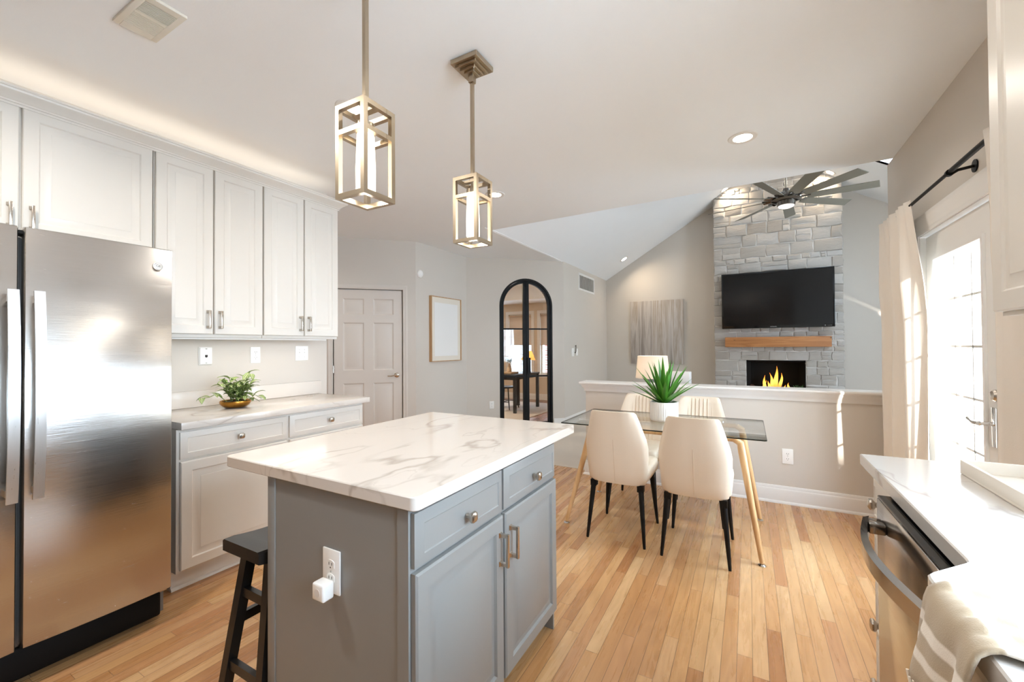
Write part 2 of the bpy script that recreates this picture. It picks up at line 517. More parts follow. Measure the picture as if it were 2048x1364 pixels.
# ------------------------------------------------------------------ mesh helpers
class MB:
    def __init__(s):
        s.bm = bmesh.new()
        s.uv = None
        s.mi = 0
    def box(s, a, b, bev=0.0, seg=2):
        x0, y0, z0 = (min(a[i], b[i]) for i in range(3))
        x1, y1, z1 = (max(a[i], b[i]) for i in range(3))
        v = [s.bm.verts.new(p) for p in ((x0, y0, z0), (x1, y0, z0), (x1, y1, z0), (x0, y1, z0), (x0, y0, z1), (x1, y0, z1), (x1, y1, z1), (x0, y1, z1))]
        fs = [s.bm.faces.new([v[i] for i in q]) for q in ((3, 2, 1, 0), (4, 5, 6, 7), (0, 1, 5, 4), (1, 2, 6, 5), (2, 3, 7, 6), (3, 0, 4, 7))]
        for f in fs:
            f.material_index = s.mi
        if bev > 0:
            es = list({e for f in fs for e in f.edges})
            bmesh.ops.bevel(s.bm, geom=es, offset=bev, segments=seg, affect='EDGES', profile=0.5)
        return s
    def loops(s, ls, cap0=True, cap1=True, closed=True, ring=False):
        vv = [[s.bm.verts.new(p) for p in l] for l in ls]
        n = len(vv[0])
        m = n if closed else n-1
        pairs = list(zip(vv, vv[1:]))
        if ring:
            pairs.append((vv[-1], vv[0]))
        for a, b in pairs:
            for i in range(m):
                j = (i+1) % n
                f = s.bm.faces.new((a[i], a[j], b[j], b[i]))
                f.material_index = s.mi
        if closed and not ring:
            if cap0:
                s.bm.faces.new(list(reversed(vv[0]))).material_index = s.mi
            if cap1:
                s.bm.faces.new(vv[-1]).material_index = s.mi
        return s
    def tube(s, pts, r, seg=10, flat=1.0):
        pts = [Vector(p) for p in pts]
        rs = r if isinstance(r, (list, tuple)) else [r]*len(pts)
        ls = []
        prev = None
        for i, p in enumerate(pts):
            t = (pts[min(i+1, len(pts)-1)]-pts[max(i-1, 0)]).normalized()
            if prev is None:
                ref = Vector((0, 0, 1)) if abs(t.z) < 0.9 else Vector((1, 0, 0))
                u = t.cross(ref).normalized()
            else:
                u = (prev - t*prev.dot(t)).normalized()
            prev = u
            w = t.cross(u)
            ls.append([p + rs[i]*(math.cos(k*2*math.pi/seg)*u + flat*math.sin(k*2*math.pi/seg)*w) for k in range(seg)])
        return s.loops(ls)
    def bar(s, p0, p1, w, h, up=(0, 0, 1)):
        p0, p1 = Vector(p0), Vector(p1)
        t = (p1-p0).normalized()
        up = Vector(up)
        u = t.cross(up).normalized()
        v = u.cross(t)
        q = [(-w/2, -h/2), (w/2, -h/2), (w/2, h/2), (-w/2, h/2)]
        return s.loops([[p + a*u + b*v for a, b in q] for p in (p0, p1)])
    def lathe(s, prof, c=(0, 0, 0), seg=32, flute=0, amp=0.0):
        c = Vector(c)
        ls = []
        for r, z in prof:
            l = []
            for k in range(seg):
                a = 2*math.pi*k/seg
                rr = r*(1+amp*math.cos(flute*a)) if flute else r
                l.append(c+Vector((rr*math.cos(a), rr*math.sin(a), z)))
            ls.append(l)
        return s.loops(ls)
    def disc(s, prof, c, axis, seg=24):
        """lathe about another axis: prof = [(r, d)] with d along axis"""
        c = Vector(c); axis = Vector(axis).normalized()
        ref = Vector((0, 0, 1)) if abs(axis.z) < 0.9 else Vector((1, 0, 0))
        u = axis.cross(ref).normalized(); w = axis.cross(u)
        ls = [[c + axis*d + r*(math.cos(2*math.pi*k/seg)*u + math.sin(2*math.pi*k/seg)*w) for k in range(seg)] for r, d in prof]
        return s.loops(ls)
    def prism(s, poly, z0, z1):
        return s.loops([[(x, y, z0) for x, y in poly], [(x, y, z1) for x, y in poly]])
    def extrude(s, poly3, d):
        d = Vector(d)
        return s.loops([[Vector(p) for p in poly3], [Vector(p)+d for p in poly3]])
    def sweep(s, path, prof, closed=False):
        """profile [(out, z)] swept along a plan path [(x, y)], out = to the right of travel, mitred"""
        P = [Vector((p[0], p[1])) for p in path]
        n = len(P)
        ls = []
        for i in range(n):
            d0 = (P[i]-P[i-1]).normalized() if (i > 0 or closed) else None
            d1 = (P[(i+1) % n]-P[i]).normalized() if (i < n-1 or closed) else None
            d0 = d0 or d1
            d1 = d1 or d0
            n0 = Vector((d0.y, -d0.x)); n1 = Vector((d1.y, -d1.x))
            b = (n0+n1)
            b = b/max(1e-6, b.length_squared)*2 if b.length > 1e-6 else n0
            ls.append([(P[i].x+b.x*o, P[i].y+b.y*o, z) for o, z in prof])
        return s.loops(ls, ring=closed)
    def panel(s, x0, z0, x1, z1, rings, back):
        """door or drawer front: concentric rectangles (inset, y); front is toward -y"""
        ls = [[(x0, back, z0), (x1, back, z0), (x1, back, z1), (x0, back, z1)]]
        for ins, y in rings:
            ls.append([(x0+ins, y, z0+ins), (x1-ins, y, z0+ins), (x1-ins, y, z1-ins), (x0+ins, y, z1-ins)])
        return s.loops(ls)
    def leaf(s, p0, d, up, length, width, droop=0.5, seg=6, fold=0.25, tipw=0.0, base=0.35):
        if s.uv is None:
            s.uv = s.bm.loops.layers.uv.new('UVMap')
        d = Vector(d).normalized(); up = Vector(up)
        side = d.cross(up)
        side = side.normalized() if side.length > 1e-4 else Vector((1, 0, 0))
        p = Vector(p0); rows = []
        dd = d.copy()
        for i in range(seg+1):
            t = i/seg
            w = width*max(tipw, (base+(1-base)*math.sin(min(1, t/0.45)*math.pi/2))*(1-max(0, (t-0.35)/0.65)**1.6))
            nrm = side.cross(dd).normalized()
            rows.append((p - side*w/2 + nrm*fold*w, p.copy(), p + side*w/2 + nrm*fold*w, t))
            p = p + dd*(length/seg)
            dd = (dd + Vector((0, 0, -1))*droop/seg).normalized()
        V = [[s.bm.verts.new(r[k]) for k in range(3)] for r in rows]
        for i in range(seg):
            for k in range(2):
                f = s.bm.faces.new((V[i][k], V[i][k+1], V[i+1][k+1], V[i+1][k]))
                f.smooth = True
                f.material_index = s.mi
                for lp, (uu, tt) in zip(f.loops, ((k*0.5, rows[i][3]), (k*0.5+0.5, rows[i][3]), (k*0.5+0.5, rows[i+1][3]), (k*0.5, rows[i+1][3]))):
                    lp[s.uv].uv = (uu, tt)
        return s
    def build(s, name, m, parent=None, world=False, smooth=35, label=None):
        bm = s.bm
        if world and parent is not None:
            bmesh.ops.translate(bm, vec=-Vector(parent.location), verts=bm.verts)
        bmesh.ops.recalc_face_normals(bm, faces=bm.faces)
        me = bpy.data.meshes.new(name)
        bm.to_mesh(me)
        bm.free()
        for q in (m if isinstance(m, (list, tuple)) else [m]):
            me.materials.append(q)
        if smooth:
            me.polygons.foreach_set('use_smooth', [True]*len(me.polygons))
            me.set_sharp_from_angle(angle=R(smooth))
        o = bpy.data.objects.new(name, me)
        C.objects.link(o)
        if parent is not None:
            o.parent = parent
        if label:
            o['label'] = label
        return o

def tag(o, label, cat, group=None, kind=None):
    if label:
        o['label'] = label
    if cat:
        o['category'] = cat
    if group:
        o['group'] = group
    if kind:
        o['kind'] = kind
    return o

def thing(name, label, cat, loc=(0, 0, 0), rot=0.0, group=None):
    o = bpy.data.objects.new(name, None)
    o.empty_display_size = 0.1
    C.objects.link(o)
    o.location = loc
    o.rotation_euler = (0, 0, R(rot))
    return tag(o, label, cat, group)

def struct(name, mb, m, parent=None, smooth=30):
    o = mb.build(name, m, parent, smooth=smooth)
    if parent is None:
        o['kind'] = 'structure'
    return o

def structroot(name, loc=(0, 0, 0), rot=0.0):
    o = bpy.data.objects.new(name, None)
    C.objects.link(o)
    o.location = loc
    o.rotation_euler = (0, 0, R(rot))
    o['kind'] = 'structure'
    return o

def copy_tree(o, parent=None):
    c = o.copy()
    C.objects.link(c)
    if parent is not None:
        c.parent = parent
    for ch in list(o.children):
        copy_tree(ch, c)
    return c

# ------------------------------------------------------------------ measured levels
ZC = 2.67            # flat ceiling
XL, XR = -3.26, 0.94  # kitchen side walls
YE = 4.16            # end of the flat ceiling

# ------------------------------------------------------------------ floors
m = MB(); m.box((-5.2, -2.7, -0.06), (0.96, 4.27, 0.0)); struct('floor', m, oak_floor)
m = MB()
m.prism([(-3.75, 4.27), (3.45, 4.27), (3.45, 8.75), (-2.62, 8.75), (-2.62, 6.40), (-3.75, 5.32)], -0.05, 0.004)
struct('floor_carpet', m, carpet_m)
m = MB(); m.prism([(-3.9, 4.9), (-2.64, 6.36), (-2.64, 9.5), (-6.9, 9.5), (-6.9, 4.9)], -0.07, -0.001); struct('floor_study', m, study_floor)

# ------------------------------------------------------------------ walls of the kitchen
m = MB()
m.box((XL-0.14, -2.7, 0), (XL, 2.46, ZC))
struct('wall_left', m, wall_m)
m = MB(); m.box((-5.2, -2.84, 0), (1.1, -2.7, ZC)); struct('wall_back', m, wall_m)
# hall behind the cabinet wall: door wall at 45 degrees, closed off to the side
m = MB(); m.box((-5.34, 0.9, 0), (-5.2, 2.70, ZC)); m.box((-5.2, 0.76, 0), (XL-0.14, 0.9, ZC)); struct('wall_hall', m, wall_m)
DW0 = (-3.74, 4.14)   # corner of the 45 degree door wall, local x runs away from it (negative)
m = MB()
OPX0, OPX1, OPZ = -0.985, -0.170, 2.028
m.box((-2.1, 0, 0), (OPX0-0.012, 0.12, ZC)); m.box((OPX1+0.012, 0, 0), (0, 0.12, ZC)); m.box((OPX0-0.012, 0, OPZ+0.008), (OPX1+0.012, 0.12, ZC))
m.box((OPX0-0.012, 0.06, 0), (OPX1+0.012, 0.12, OPZ+0.008))
o = struct('wall_door', m, wall_m); o.location = (DW0[0], DW0[1], 0); o.rotation_euler = (0, 0, R(45))
m = MB(); m.box((-3.88, 4.14, 0), (-3.74, 5.30, ZC)); struct('wall_picture', m, wall_m)
# arched wall
PA = Vector((-3.74, 5.26)); PB = Vector((-2.60, 6.36))
AANG = math.degrees(math.atan2(PB.y-PA.y, PB.x-PA.x)); AL = (PB-PA).length
AC, AR, ASP, AJ = 0.952, 0.436, 1.941, 0.0   # arch centre along wall, radius, spring height
m = MB()
def arch_pts(r, n=24, zs=ASP):
    return [(AC-r*math.cos(math.pi*i/n), zs+r*math.sin(math.pi*i/n)) for i in range(n+1)]
ro = AR
pts = [(AC-ro, 0.0)] + arch_pts(ro) + [(AC+ro, 0.0)]
# wall face around the arch, as a strip of quads extruded in depth
outer = [(-0.02, 0.0)] + [(-0.02+ (AL+0.02)*max(0, min(1, (i-0)/24)), ZC) for i in range(25)] + [(AL, 0.0)]
fr = [[(x, 0.0, z) for x, z in pts], [(x, 0.0, z) for x, z in outer], [(x, 0.13, z) for x, z in outer], [(x, 0.13, z) for x, z in pts]]
m.loops(fr, closed=False, ring=True)
o = struct('wall_arch', m, wall_m); o.location = (PA.x, PA.y, 0); o.rotation_euler = (0, 0, R(AANG))
m = MB(); m.box((-2.74, 6.36, 0), (-2.60, 8.86, 2.72)); struct('wall_living', m, wall_m)
# far wall, gable shaped, and the other living walls
RX, RZ, SL = 0.39, 4.47, 0.60
def slope(x):
    return RZ - SL*abs(x-RX)
m = MB(); m.extrude([(-2.74, 8.72, 0), (3.52, 8.72, 0), (3.52, 8.72, slope(3.52)+0.05), (RX, 8.72, RZ+0.05), (-2.74, 8.72, slope(-2.74)+0.05)], (0, 0.14, 0)); struct('wall_far', m, wall_m)
m = MB()   # living right wall with a tall window
x0, x1 = 3.40, 3.52
m.box((x0, 4.1, 0), (x1, 5.0, 2.8)); m.box((x0, 5.0, 0), (x1, 6.0, 0.55)); m.box((x0, 5.0, 2.35), (x1, 6.0, 2.8)); m.box((x0, 6.0, 0), (x1, 8.86, 2.8))
struct('wall_living_windows', m, wall_m)
def yedge(x):
    return 4.19-(x+2.6)*0.0367
m = MB(); m.box((0.94, 4.06, 0), (3.52, 4.20, 2.67))
g0 = [(-2.54, slope(-2.54)+0.02), (-2.54, 2.692), (0.94, 2.692), (3.25, 2.692), (3.25, slope(3.25)+0.02), (RX, RZ+0.02)]
m.loops([[(x, yedge(x)-0.04, z) for x, z in g0], [(x, yedge(x), z) for x, z in g0]])
struct('wall_gable', m, wall_m)
# right kitchen wall with patio door and sink window openings
m = MB(); x0, x1 = XR, XR+0.14
DY0, DY1, DZ = 1.775, 3.545, 1.985     # patio door opening
WY0, WY1, WZ0, WZ1 = 0.05, 1.24, 1.00, 2.20
m.box((x0, DY1, 0), (x1, 4.06, ZC)); m.box((x0, DY0, DZ), (x1, DY1, ZC)); m.box((x0, WY1, 0), (x1, DY0, ZC))
m.box((x0, WY0, 0), (x1, WY1, WZ0)); m.box((x0, WY0, WZ1), (x1, WY1, ZC)); m.box((x0, -2.84, 0), (x1, WY0, ZC))
struct('wall_right', m, wall_m)
# flat ceiling: kitchen and the hall strip beside the vault
m = MB(); m.prism([(-5.34, -2.84), (1.08, -2.84), (1.08, 4.06), (0.94, 4.06), (-2.60, 4.19), (-2.60, 6.38), (-3.90, 5.30), (-5.34, 4.1)], ZC, ZC+0.02)
struct('ceiling', m, ceil_m)
m = MB()
m.extrude([(-2.62, 4.05, slope(-2.62)), (RX, 4.05, RZ), (RX, 4.05, RZ+0.03), (-2.62, 4.05, slope(-2.62)+0.03)], (0, 4.69, 0))
# right slope with skylight opening: far part, near part, lower part
SKY0, SKY1, SX0, SX1 = 6.65, 7.40, 1.35, 2.05
for ya, yb, xa, xb in ((4.05, SKY0, RX, 3.45), (SKY1, 8.74, RX, 3.45), (SKY0, SKY1, RX, SX0), (SKY0, SKY1, SX1, 3.45)):
    m.extrude([(xa, ya, slope(xa)), (xb, ya, slope(xb)), (xb, ya, slope(xb)+0.03), (xa, ya, slope(xa)+0.03)], (0, yb-ya, 0))
struct('ceiling_vault', m, ceil_m)
# skylight
m = MB()
zt = 0.60
for (xa, ya), (xb, yb) in (((SX0, SKY0), (SX1, SKY0)), ((SX1, SKY0), (SX1, SKY1)), ((SX1, SKY1), (SX0, SKY1)), ((SX0, SKY1), (SX0, SKY0))):
    m.loops([[(xa, ya, slope(xa)), (xb, yb, slope(xb))], [(xa, ya, slope(xa)+zt), (xb, yb, slope(xb)+zt)]], closed=False)
sk = structroot('window_4', (1.6, 6.5, slope(1.6)))
m.build('window_frame', trim_white, sk, world=True)
m = MB(); m.loops([[(SX0, SKY0, slope(SX0)+zt), (SX1, SKY0, slope(SX1)+zt)], [(SX0, SKY1, slope(SX0)+zt), (SX1, SKY1, slope(SX1)+zt)]], closed=False)
m.build('pane', win_glass, sk, world=True)

# ------------------------------------------------------------------ half wall with its cap
m = MB(); m.box((-1.46, 4.143, 0), (0.938, 4.262, 0.86)); struct('wall_half', m, wall_m)
cap = [(0, 0.848), (0.012, 0.848), (0.013, 0.864), (0.020, 0.880), (0.034, 0.900), (0.036, 0.913), (0.046, 0.915), (0.046, 0.919), (0.052, 0.922), (0.055, 0.932), (0.052, 0.943), (0, 0.945)]
m = MB(); m.sweep([(0.936, 4.262), (-1.46, 4.262), (-1.46, 4.143), (0.936, 4.143)][::-1], [(-o, z) for o, z in cap])
m.box((-1.46, 4.143, 0.862), (0.936, 4.262, 0.9449))
struct('trim_1', m, trim_white)
base_prof = [(0, 0.0), (0.026, 0.0), (0.026, 0.008), (0.022, 0.016), (0.015, 0.021), (0.015, 0.108), (0.013, 0.116), (0.010, 0.120), (0.010, 0.132), (0.006, 0.142), (0, 0.143)]
def baseboard(name, path, flip=False, z=0.0):
    m = MB()
    m.sweep(path, [((-o if flip else o), zz+z) for o, zz in base_prof])
    struct(name, m, trim_white)
baseboard('baseboard_half', [(0.936, 4.262), (-1.46, 4.262), (-1.46, 4.143), (0.93, 4.143)][::-1], True)
baseboard('baseboard_right', [(0.94, 4.05), (0.94, 3.66)], False)
ad = (PB-PA).normalized()
pL = PA+ad*(AC-AR-0.01); pR = PA+ad*(AC+AR+0.01)
baseboard('baseboard_arch', [(pR.x, pR.y), (PB.x, PB.y), (-2.60, 8.72), (-0.54, 8.72)], False, 0.004)
baseboard('baseboard_hall', [(DW0[0]-0.08, DW0[1]-0.08), (-3.74, 4.14), (-3.74, 5.26), (pL.x, pL.y)], False, 0.0)
baseboard('baseboard_far', [(1.33, 8.72), (3.40, 8.72)], False, 0.004)

# ------------------------------------------------------------------ door_1: six panel door in the 45 degree wall
d1 = structroot('door_1', (DW0[0], DW0[1], 0), 45)
m = MB()
dx0, dx1, dz0, dz1, yf = OPX0+0.003, OPX1-0.003, 0.008, OPZ-0.004, 0.008
px = [(dx0+0.105, dx0+0.35), (dx0+0.46, dx0+0.705)]
pz = [(0.20, 0.86), (1.02, 1.615), (1.715, 1.915)]
# stiles and rails
xs = [dx0, px[0][0], px[0][1], px[1][0], px[1][1], dx1]
zs = [dz0, pz[0][0], pz[0][1], pz[1][0], pz[1][1], pz[2][0], pz[2][1], dz1]
for i in range(5):
    for j in range(7):
        a = (xs[i], zs[j], xs[i+1], zs[j+1])
        if i in (1, 3) and j in (1, 3, 5):
            m.panel(*a, [(0.0, yf), (0.014, yf+0.010), (0.022, yf+0.010), (0.046, yf+0.003)], yf+0.034)
        else:
            m.box((a[0], yf, a[1]), (a[2], yf+0.034, a[3]))
bmesh.ops.remove_doubles(m.bm, verts=m.bm.verts, dist=0.0004)
leaf = m.build('door_leaf', door_white, d1)
m = MB()
cas = [(0.0, 0.0), (0.0, -0.012), (0.008, -0.016), (0.020, -0.013), (0.034, -0.017), (0.050, -0.020), (0.057, -0.018), (0.057, 0.0)]
def casing(m, x0, x1, zt, prof, zb=0.0):
    """door casing in local wall coordinates; prof (outward, y)"""
    ls = []
    for o, y in prof:
        ls.append([(x0-o, y, zb), (x0-o, y, zt+o), (x1+o, y, zt+o), (x1+o, y, zb)])
    m.loops(ls, closed=False)
    for i in (0, 3):
        pass
casing(m, OPX0-0.008, OPX1+0.008, OPZ+0.006, cas)
m.build('door_casing', door_white, d1)
m = MB()
kx, kz = OPX1-0.068, 0.952
m.disc([(0.0, yf), (0.032, yf), (0.032, yf-0.006), (0.026, yf-0.011), (0.012, yf-0.013), (0.010, yf-0.045), (0.0, yf-0.047)], (kx, 0, kz), (0, 1, 0))
m.tube([(kx, yf-0.040, kz), (kx-0.03, yf-0.044, kz-0.003), (kx-0.07, yf-0.040, kz-0.012), (kx-0.112, yf-0.034, kz-0.010)], [0.010, 0.0085, 0.007, 0.006], 8)
m.build('door_handle', nickel_small, d1, label='brushed nickel lever handle')
for hz in (0.25, 1.04, 1.82):
    m = MB(); m.tube([(OPX0-0.002, -0.004, hz-0.045), (OPX0-0.002, -0.004, hz+0.045)], 0.0065, 8); m.build('hinge', nickel_small, d1, label='nickel door hinge')

# ------------------------------------------------------------------ door_2: black arched double door
d2 = structroot('door_2', (PA.x, PA.y, 0), AANG)
def arch_frame(m, r0, r1, xl, xr, y0, y1, zb=0.0):
    """frame between radius r0 (outer) and r1 (inner)"""
    a = [(AC-r0, zb)] + arch_pts(r0, 28) + [(AC+r0, zb)]
    b = [(AC-r1, zb)] + arch_pts(r1, 28) + [(AC+r1, zb)]
    m.loops([[(x, y0, z) for x, z in a], [(x, y0, z) for x, z in b], [(x, y1, z) for x, z in b], [(x, y1, z) for x, z in a]], closed=False, ring=True)
m = MB(); arch_frame(m, AR-0.002, AR-0.030, 0, 0, 0.004, 0.085); m.build('door_frame', black_metal, d2)
for sgn in (-1, 1):
    m = MB()
    # leaf: half of an arch
    ri, rr = AR-0.034, AR-0.072
    n = 16
    oo = [(AC+sgn*ri*math.cos(math.pi/2*i/n), ASP+ri*math.sin(math.pi/2*i/n)) for i in range(n+1)]
    ii = [(AC+sgn*rr*math.cos(math.pi/2*i/n), ASP+rr*math.sin(math.pi/2*i/n)) for i in range(n+1)]
    oo = [(AC+sgn*ri, 0.012)] + oo
    ii = [(AC+sgn*rr, 0.012)] + ii
    y0, y1 = 0.018, 0.066
    m.loops([[(x, y0, z) for x, z in oo], [(x, y0, z) for x, z in ii], [(x, y1, z) for x, z in ii], [(x, y1, z) for x, z in oo]], closed=False, ring=True)
    m.box((AC+sgn*0.002, y0, 0.012), (AC+sgn*0.048, y1, ASP+ri-0.006))
    for bz in (1.58, 0.832):
        m.box((AC+sgn*0.048, y0+0.008, bz-0.011), (AC+sgn*rr, y1-0.008, bz+0.011))
    m.box((AC+sgn*0.048, y0, 0.012), (AC+sgn*rr, y1, 0.10))
    lf = m.build('door_leaf', black_metal, d2)
    m = MB()
    g = [(AC+sgn*(rr+0.005)*math.cos(math.pi/2*i/n), 0.042, ASP+(rr+0.005)*math.sin(math.pi/2*i/n)) for i in range(n+1)]
    g = [(AC+sgn*0.045, 0.042, 0.08), (AC+sgn*(rr+0.005), 0.042, 0.08)] + g[:-1] + [(AC+sgn*0.045, 0.042, ASP+math.sqrt((rr+0.005)**2-0.045**2))]
    m.bm.faces.new([m.bm.verts.new(p) for p in g])
    m.build('pane', win_glass, lf, smooth=0)
    m = MB(); m.box((AC+sgn*0.010, y0-0.034, 0.875), (AC+sgn*0.062, y0-0.022, 1.125)); m.box((AC+sgn*0.022, y0-0.024, 0.90), (AC+sgn*0.044, y0, 0.93)); m.box((AC+sgn*0.022, y0-0.024, 1.07), (AC+sgn*0.044, y0, 1.10))
    m.build('door_handle', black_metal, lf)

# ------------------------------------------------------------------ door_3: white patio door pair
d3 = structroot('door_3', (XR, 0, 0), -90)   # local x = -Y, local y = X - XR
m = MB()
xa, xb = -DY1, -DY0
cas2 = [(-0.012, 0.0), (-0.012, -0.010), (0.0, -0.014), (0.014, -0.012), (0.030, -0.020), (0.070, -0.026), (0.084, -0.030), (0.094, -0.028), (0.094, 0.0)]
casing(m, xa, xb, DZ, cas2)
m.build('door_casing', trim_white, d3)
m = MB()
m.box((xa, -0.002, 0), (xa+0.016, 0.135, DZ)); m.box((xb-0.016, -0.002, 0), (xb, 0.135, DZ)); m.box((xa+0.016, -0.002, DZ-0.016), (xb-0.016, 0.135, DZ)); m.box((xa+0.016, 0, 0.0), (xb-0.016, 0.135, 0.02))
m.build('door_frame', trim_white, d3)
lw = (xb-xa-0.036)/2
for k in range(2):
    lx0 = xa+0.019+k*(lw+0.002); lx1 = lx0+lw
    y0, y1 = 0.026, 0.070
    zb, zt_ = 0.03, DZ-0.024
    st = 0.125; zb1, zt1 = 0.50, 1.822
    m = MB()
    m.box((lx0, y0, zb), (lx0+st, y1, zt_)); m.box((lx1-st, y0, zb), (lx1, y1, zt_)); m.box((lx0+st, y0, zt1), (lx1-st, y1, zt_)); 
    m.box((lx0+st, y0, zb), (lx1-st, y1, zb1))
    lf = m.build('door_leaf', trim_white, d3)
    m = MB()   # glazing bead
    a = (lx0+st, zb1, lx1-st, zt1)
    fr2 = [(0.0, y0), (0.0, y0-0.012), (0.018, y0-0.012), (0.030, y0+0.006), (0.030, y0+0.018)]
    m.loops([[(a[0]+o, y, a[1]+o), (a[2]-o, y, a[1]+o), (a[2]-o, y, a[3]-o), (a[0]+o, y, a[3]-o)] for o, y in fr2], cap0=False, cap1=False)
    m.build('glazing_bead', trim_white, lf)
    m = MB()
    m.loops([[(a[0]+0.02, y0+0.016, a[1]+0.02), (a[2]-0.02, y0+0.016, a[1]+0.02)], [(a[0]+0.02, y0+0.016, a[3]-0.02), (a[2]-0.02, y0+0.016, a[3]-0.02)]], closed=False)
    m.build('pane', win_glass, lf, smooth=0)
    m = MB()
    W = a[2]-a[0]; H = a[3]-a[1]
    for i in (1, 2):
        m.box((a[0]+W*i/3-0.006, y0+0.020, a[1]+0.02), (a[0]+W*i/3+0.006, y0+0.028, a[3]-0.02))
    for j in (1, 2, 3, 4):
        m.box((a[0]+0.02, y0+0.020, a[1]+H*j/5-0.006), (a[2]-0.02, y0+0.028, a[1]+H*j/5+0.006))
    m.build('muntin', trim_white, lf)
    if k == 0:
        hx = lx1-0.060
        m = MB()
        m.box((hx-0.020, y0-0.010, 0.84), (hx+0.020, y0, 1.02), 0.004)
        m.tube([(hx, y0-0.008, 0.945), (hx, y0-0.050, 0.945), (hx-0.006, y0-0.056, 0.945)], 0.009, 8)
        m.tube([(hx+0.004, y0-0.055, 0.945), (hx-0.045, y0-0.058, 0.943), (hx-0.08, y0-0.054, 0.947), (hx-0.115, y0-0.052, 0.952)], [0.011, 0.010, 0.009, 0.010], 8)
        m.build('door_handle', chrome, lf, label='chrome lever door handle')
        m = MB(); m.disc([(0.0, y0), (0.027, y0), (0.027, y0-0.012), (0.02, y0-0.02), (0.0, y0-0.022)], (hx+0.022, 0, 1.075), (0, 1, 0)); m.build('deadbolt', nickel_small, lf)

# ------------------------------------------------------------------ windows out of frame that light the rooms
w1 = structroot('window_1', (XR, 0, 0), -90)
m = MB()
wa, wb = -WY1, -WY0
m.box((wa, 0.03, WZ0), (wa+0.05, 0.11, WZ1)); m.box((wb-0.05, 0.03, WZ0), (wb, 0.11, WZ1)); m.box((wa+0.05, 0.03, WZ0), (wb-0.05, 0.11, WZ0+0.05)); m.box((wa+0.05, 0.03, WZ1-0.05), (wb-0.05, 0.11, WZ1)); m.box(((wa+wb)/2-0.02, 0.04, WZ0+0.05), ((wa+wb)/2+0.02, 0.10, WZ1-0.05)); m.box((wa+0.05, 0.04, 1.57), (wb-0.05, 0.10, 1.61))
m.build('window_frame', trim_white, w1)
m = MB(); m.loops([[(wa+0.02, 0.07, WZ0+0.02), (wb-0.02, 0.07, WZ0+0.02)], [(wa+0.02, 0.07, WZ1-0.02), (wb-0.02, 0.07, WZ1-0.02)]], closed=False); m.build('pane', win_glass, w1, smooth=0)
for k, (ya, yb) in enumerate(((5.0, 6.0),)):
    w = structroot('window_%d' % (2+k), (3.40, 0, 0), -90)
    m = MB()
    wa, wb, z0, z1 = -yb, -ya, 0.55, 2.35
    m.box((wa, 0.02, z0), (wa+0.05, 0.10, z1)); m.box((wb-0.05, 0.02, z0), (wb, 0.10, z1)); m.box((wa+0.05, 0.02, z0), (wb-0.05, 0.10, z0+0.05)); m.box((wa+0.05, 0.02, z1-0.05), (wb-0.05, 0.10, z1)); m.box((wa+0.05, 0.03, 1.43), (wb-0.05, 0.09, 1.47))
    m.build('window_frame', trim_white, w)
    m = MB(); m.loops([[(wa+0.02, 0.06, z0+0.02), (wb-0.02, 0.06, z0+0.02)], [(wa+0.02, 0.06, z1-0.02), (wb-0.02, 0.06, z1-0.02)]], closed=False); m.build('pane', win_glass, w, smooth=0)

# ------------------------------------------------------------------ cabinet parts
PANEL = [(0.0, 0.004), (0.004, 0.0), (0.052, 0.0), (0.058, 0.006), (0.064, 0.007), (0.092, 0.0015), (0.094, 0.0)]
PANEL_D = [(0.0, 0.005), (0.006, 0.0), (0.050, 0.0), (0.056, 0.009), (0.064, 0.010), (0.088, 0.002), (0.092, 0.0005)]
DRAWER = [(0.0, 0.007), (0.010, 0.004), (0.032, 0.0), (0.035, 0.003), (0.040, 0.003)]
def front(parent, name, x0, z0, x1, z1, rings, m, thick=0.020, y=0.0):
    b = MB(); b.panel(x0, z0, x1, z1, [(i, y+d) for i, d in rings], y+thick)
    return b.build(name, m, parent)
def bar_pull(parent, x, z0, z1, y=0.0, m=None, out=0.032):
    b = MB()
    b.box((x-0.006, y-out, z0), (x+0.006, y-out+0.010, z1), 0.002)
    for z in (z0+0.008, z1-0.008):
        b.loops([[(x+sx*r, yy, z+sz*r) for sx, sz in ((-1, -1), (1, -1), (1, 1), (-1, 1))] for yy, r in ((y, 0.009), (y-0.006, 0.006), (y-out+0.006, 0.0055))])
    return b.build('handle', m or nickel_small, parent, label='satin nickel bar pull')
def square_knob(parent, x, z, y=0.0, m=None):
    b = MB()
    prof = [(0.0075, 0.0), (0.0065, -0.008), (0.008, -0.014), (0.0155, -0.020), (0.0165, -0.023), (0.0150, -0.030), (0.0105, -0.033)]
    b.loops([[(x+sx*r, y+d, z+sz*r) for sx, sz in ((-1, -0.62), (-0.62, -1), (0.62, -1), (1, -0.62), (1, 0.62), (0.62, 1), (-0.62, 1), (-1, 0.62))] for r, d in prof])
    return b.build('knob', m or nickel_small, parent, label='satin nickel square knob')

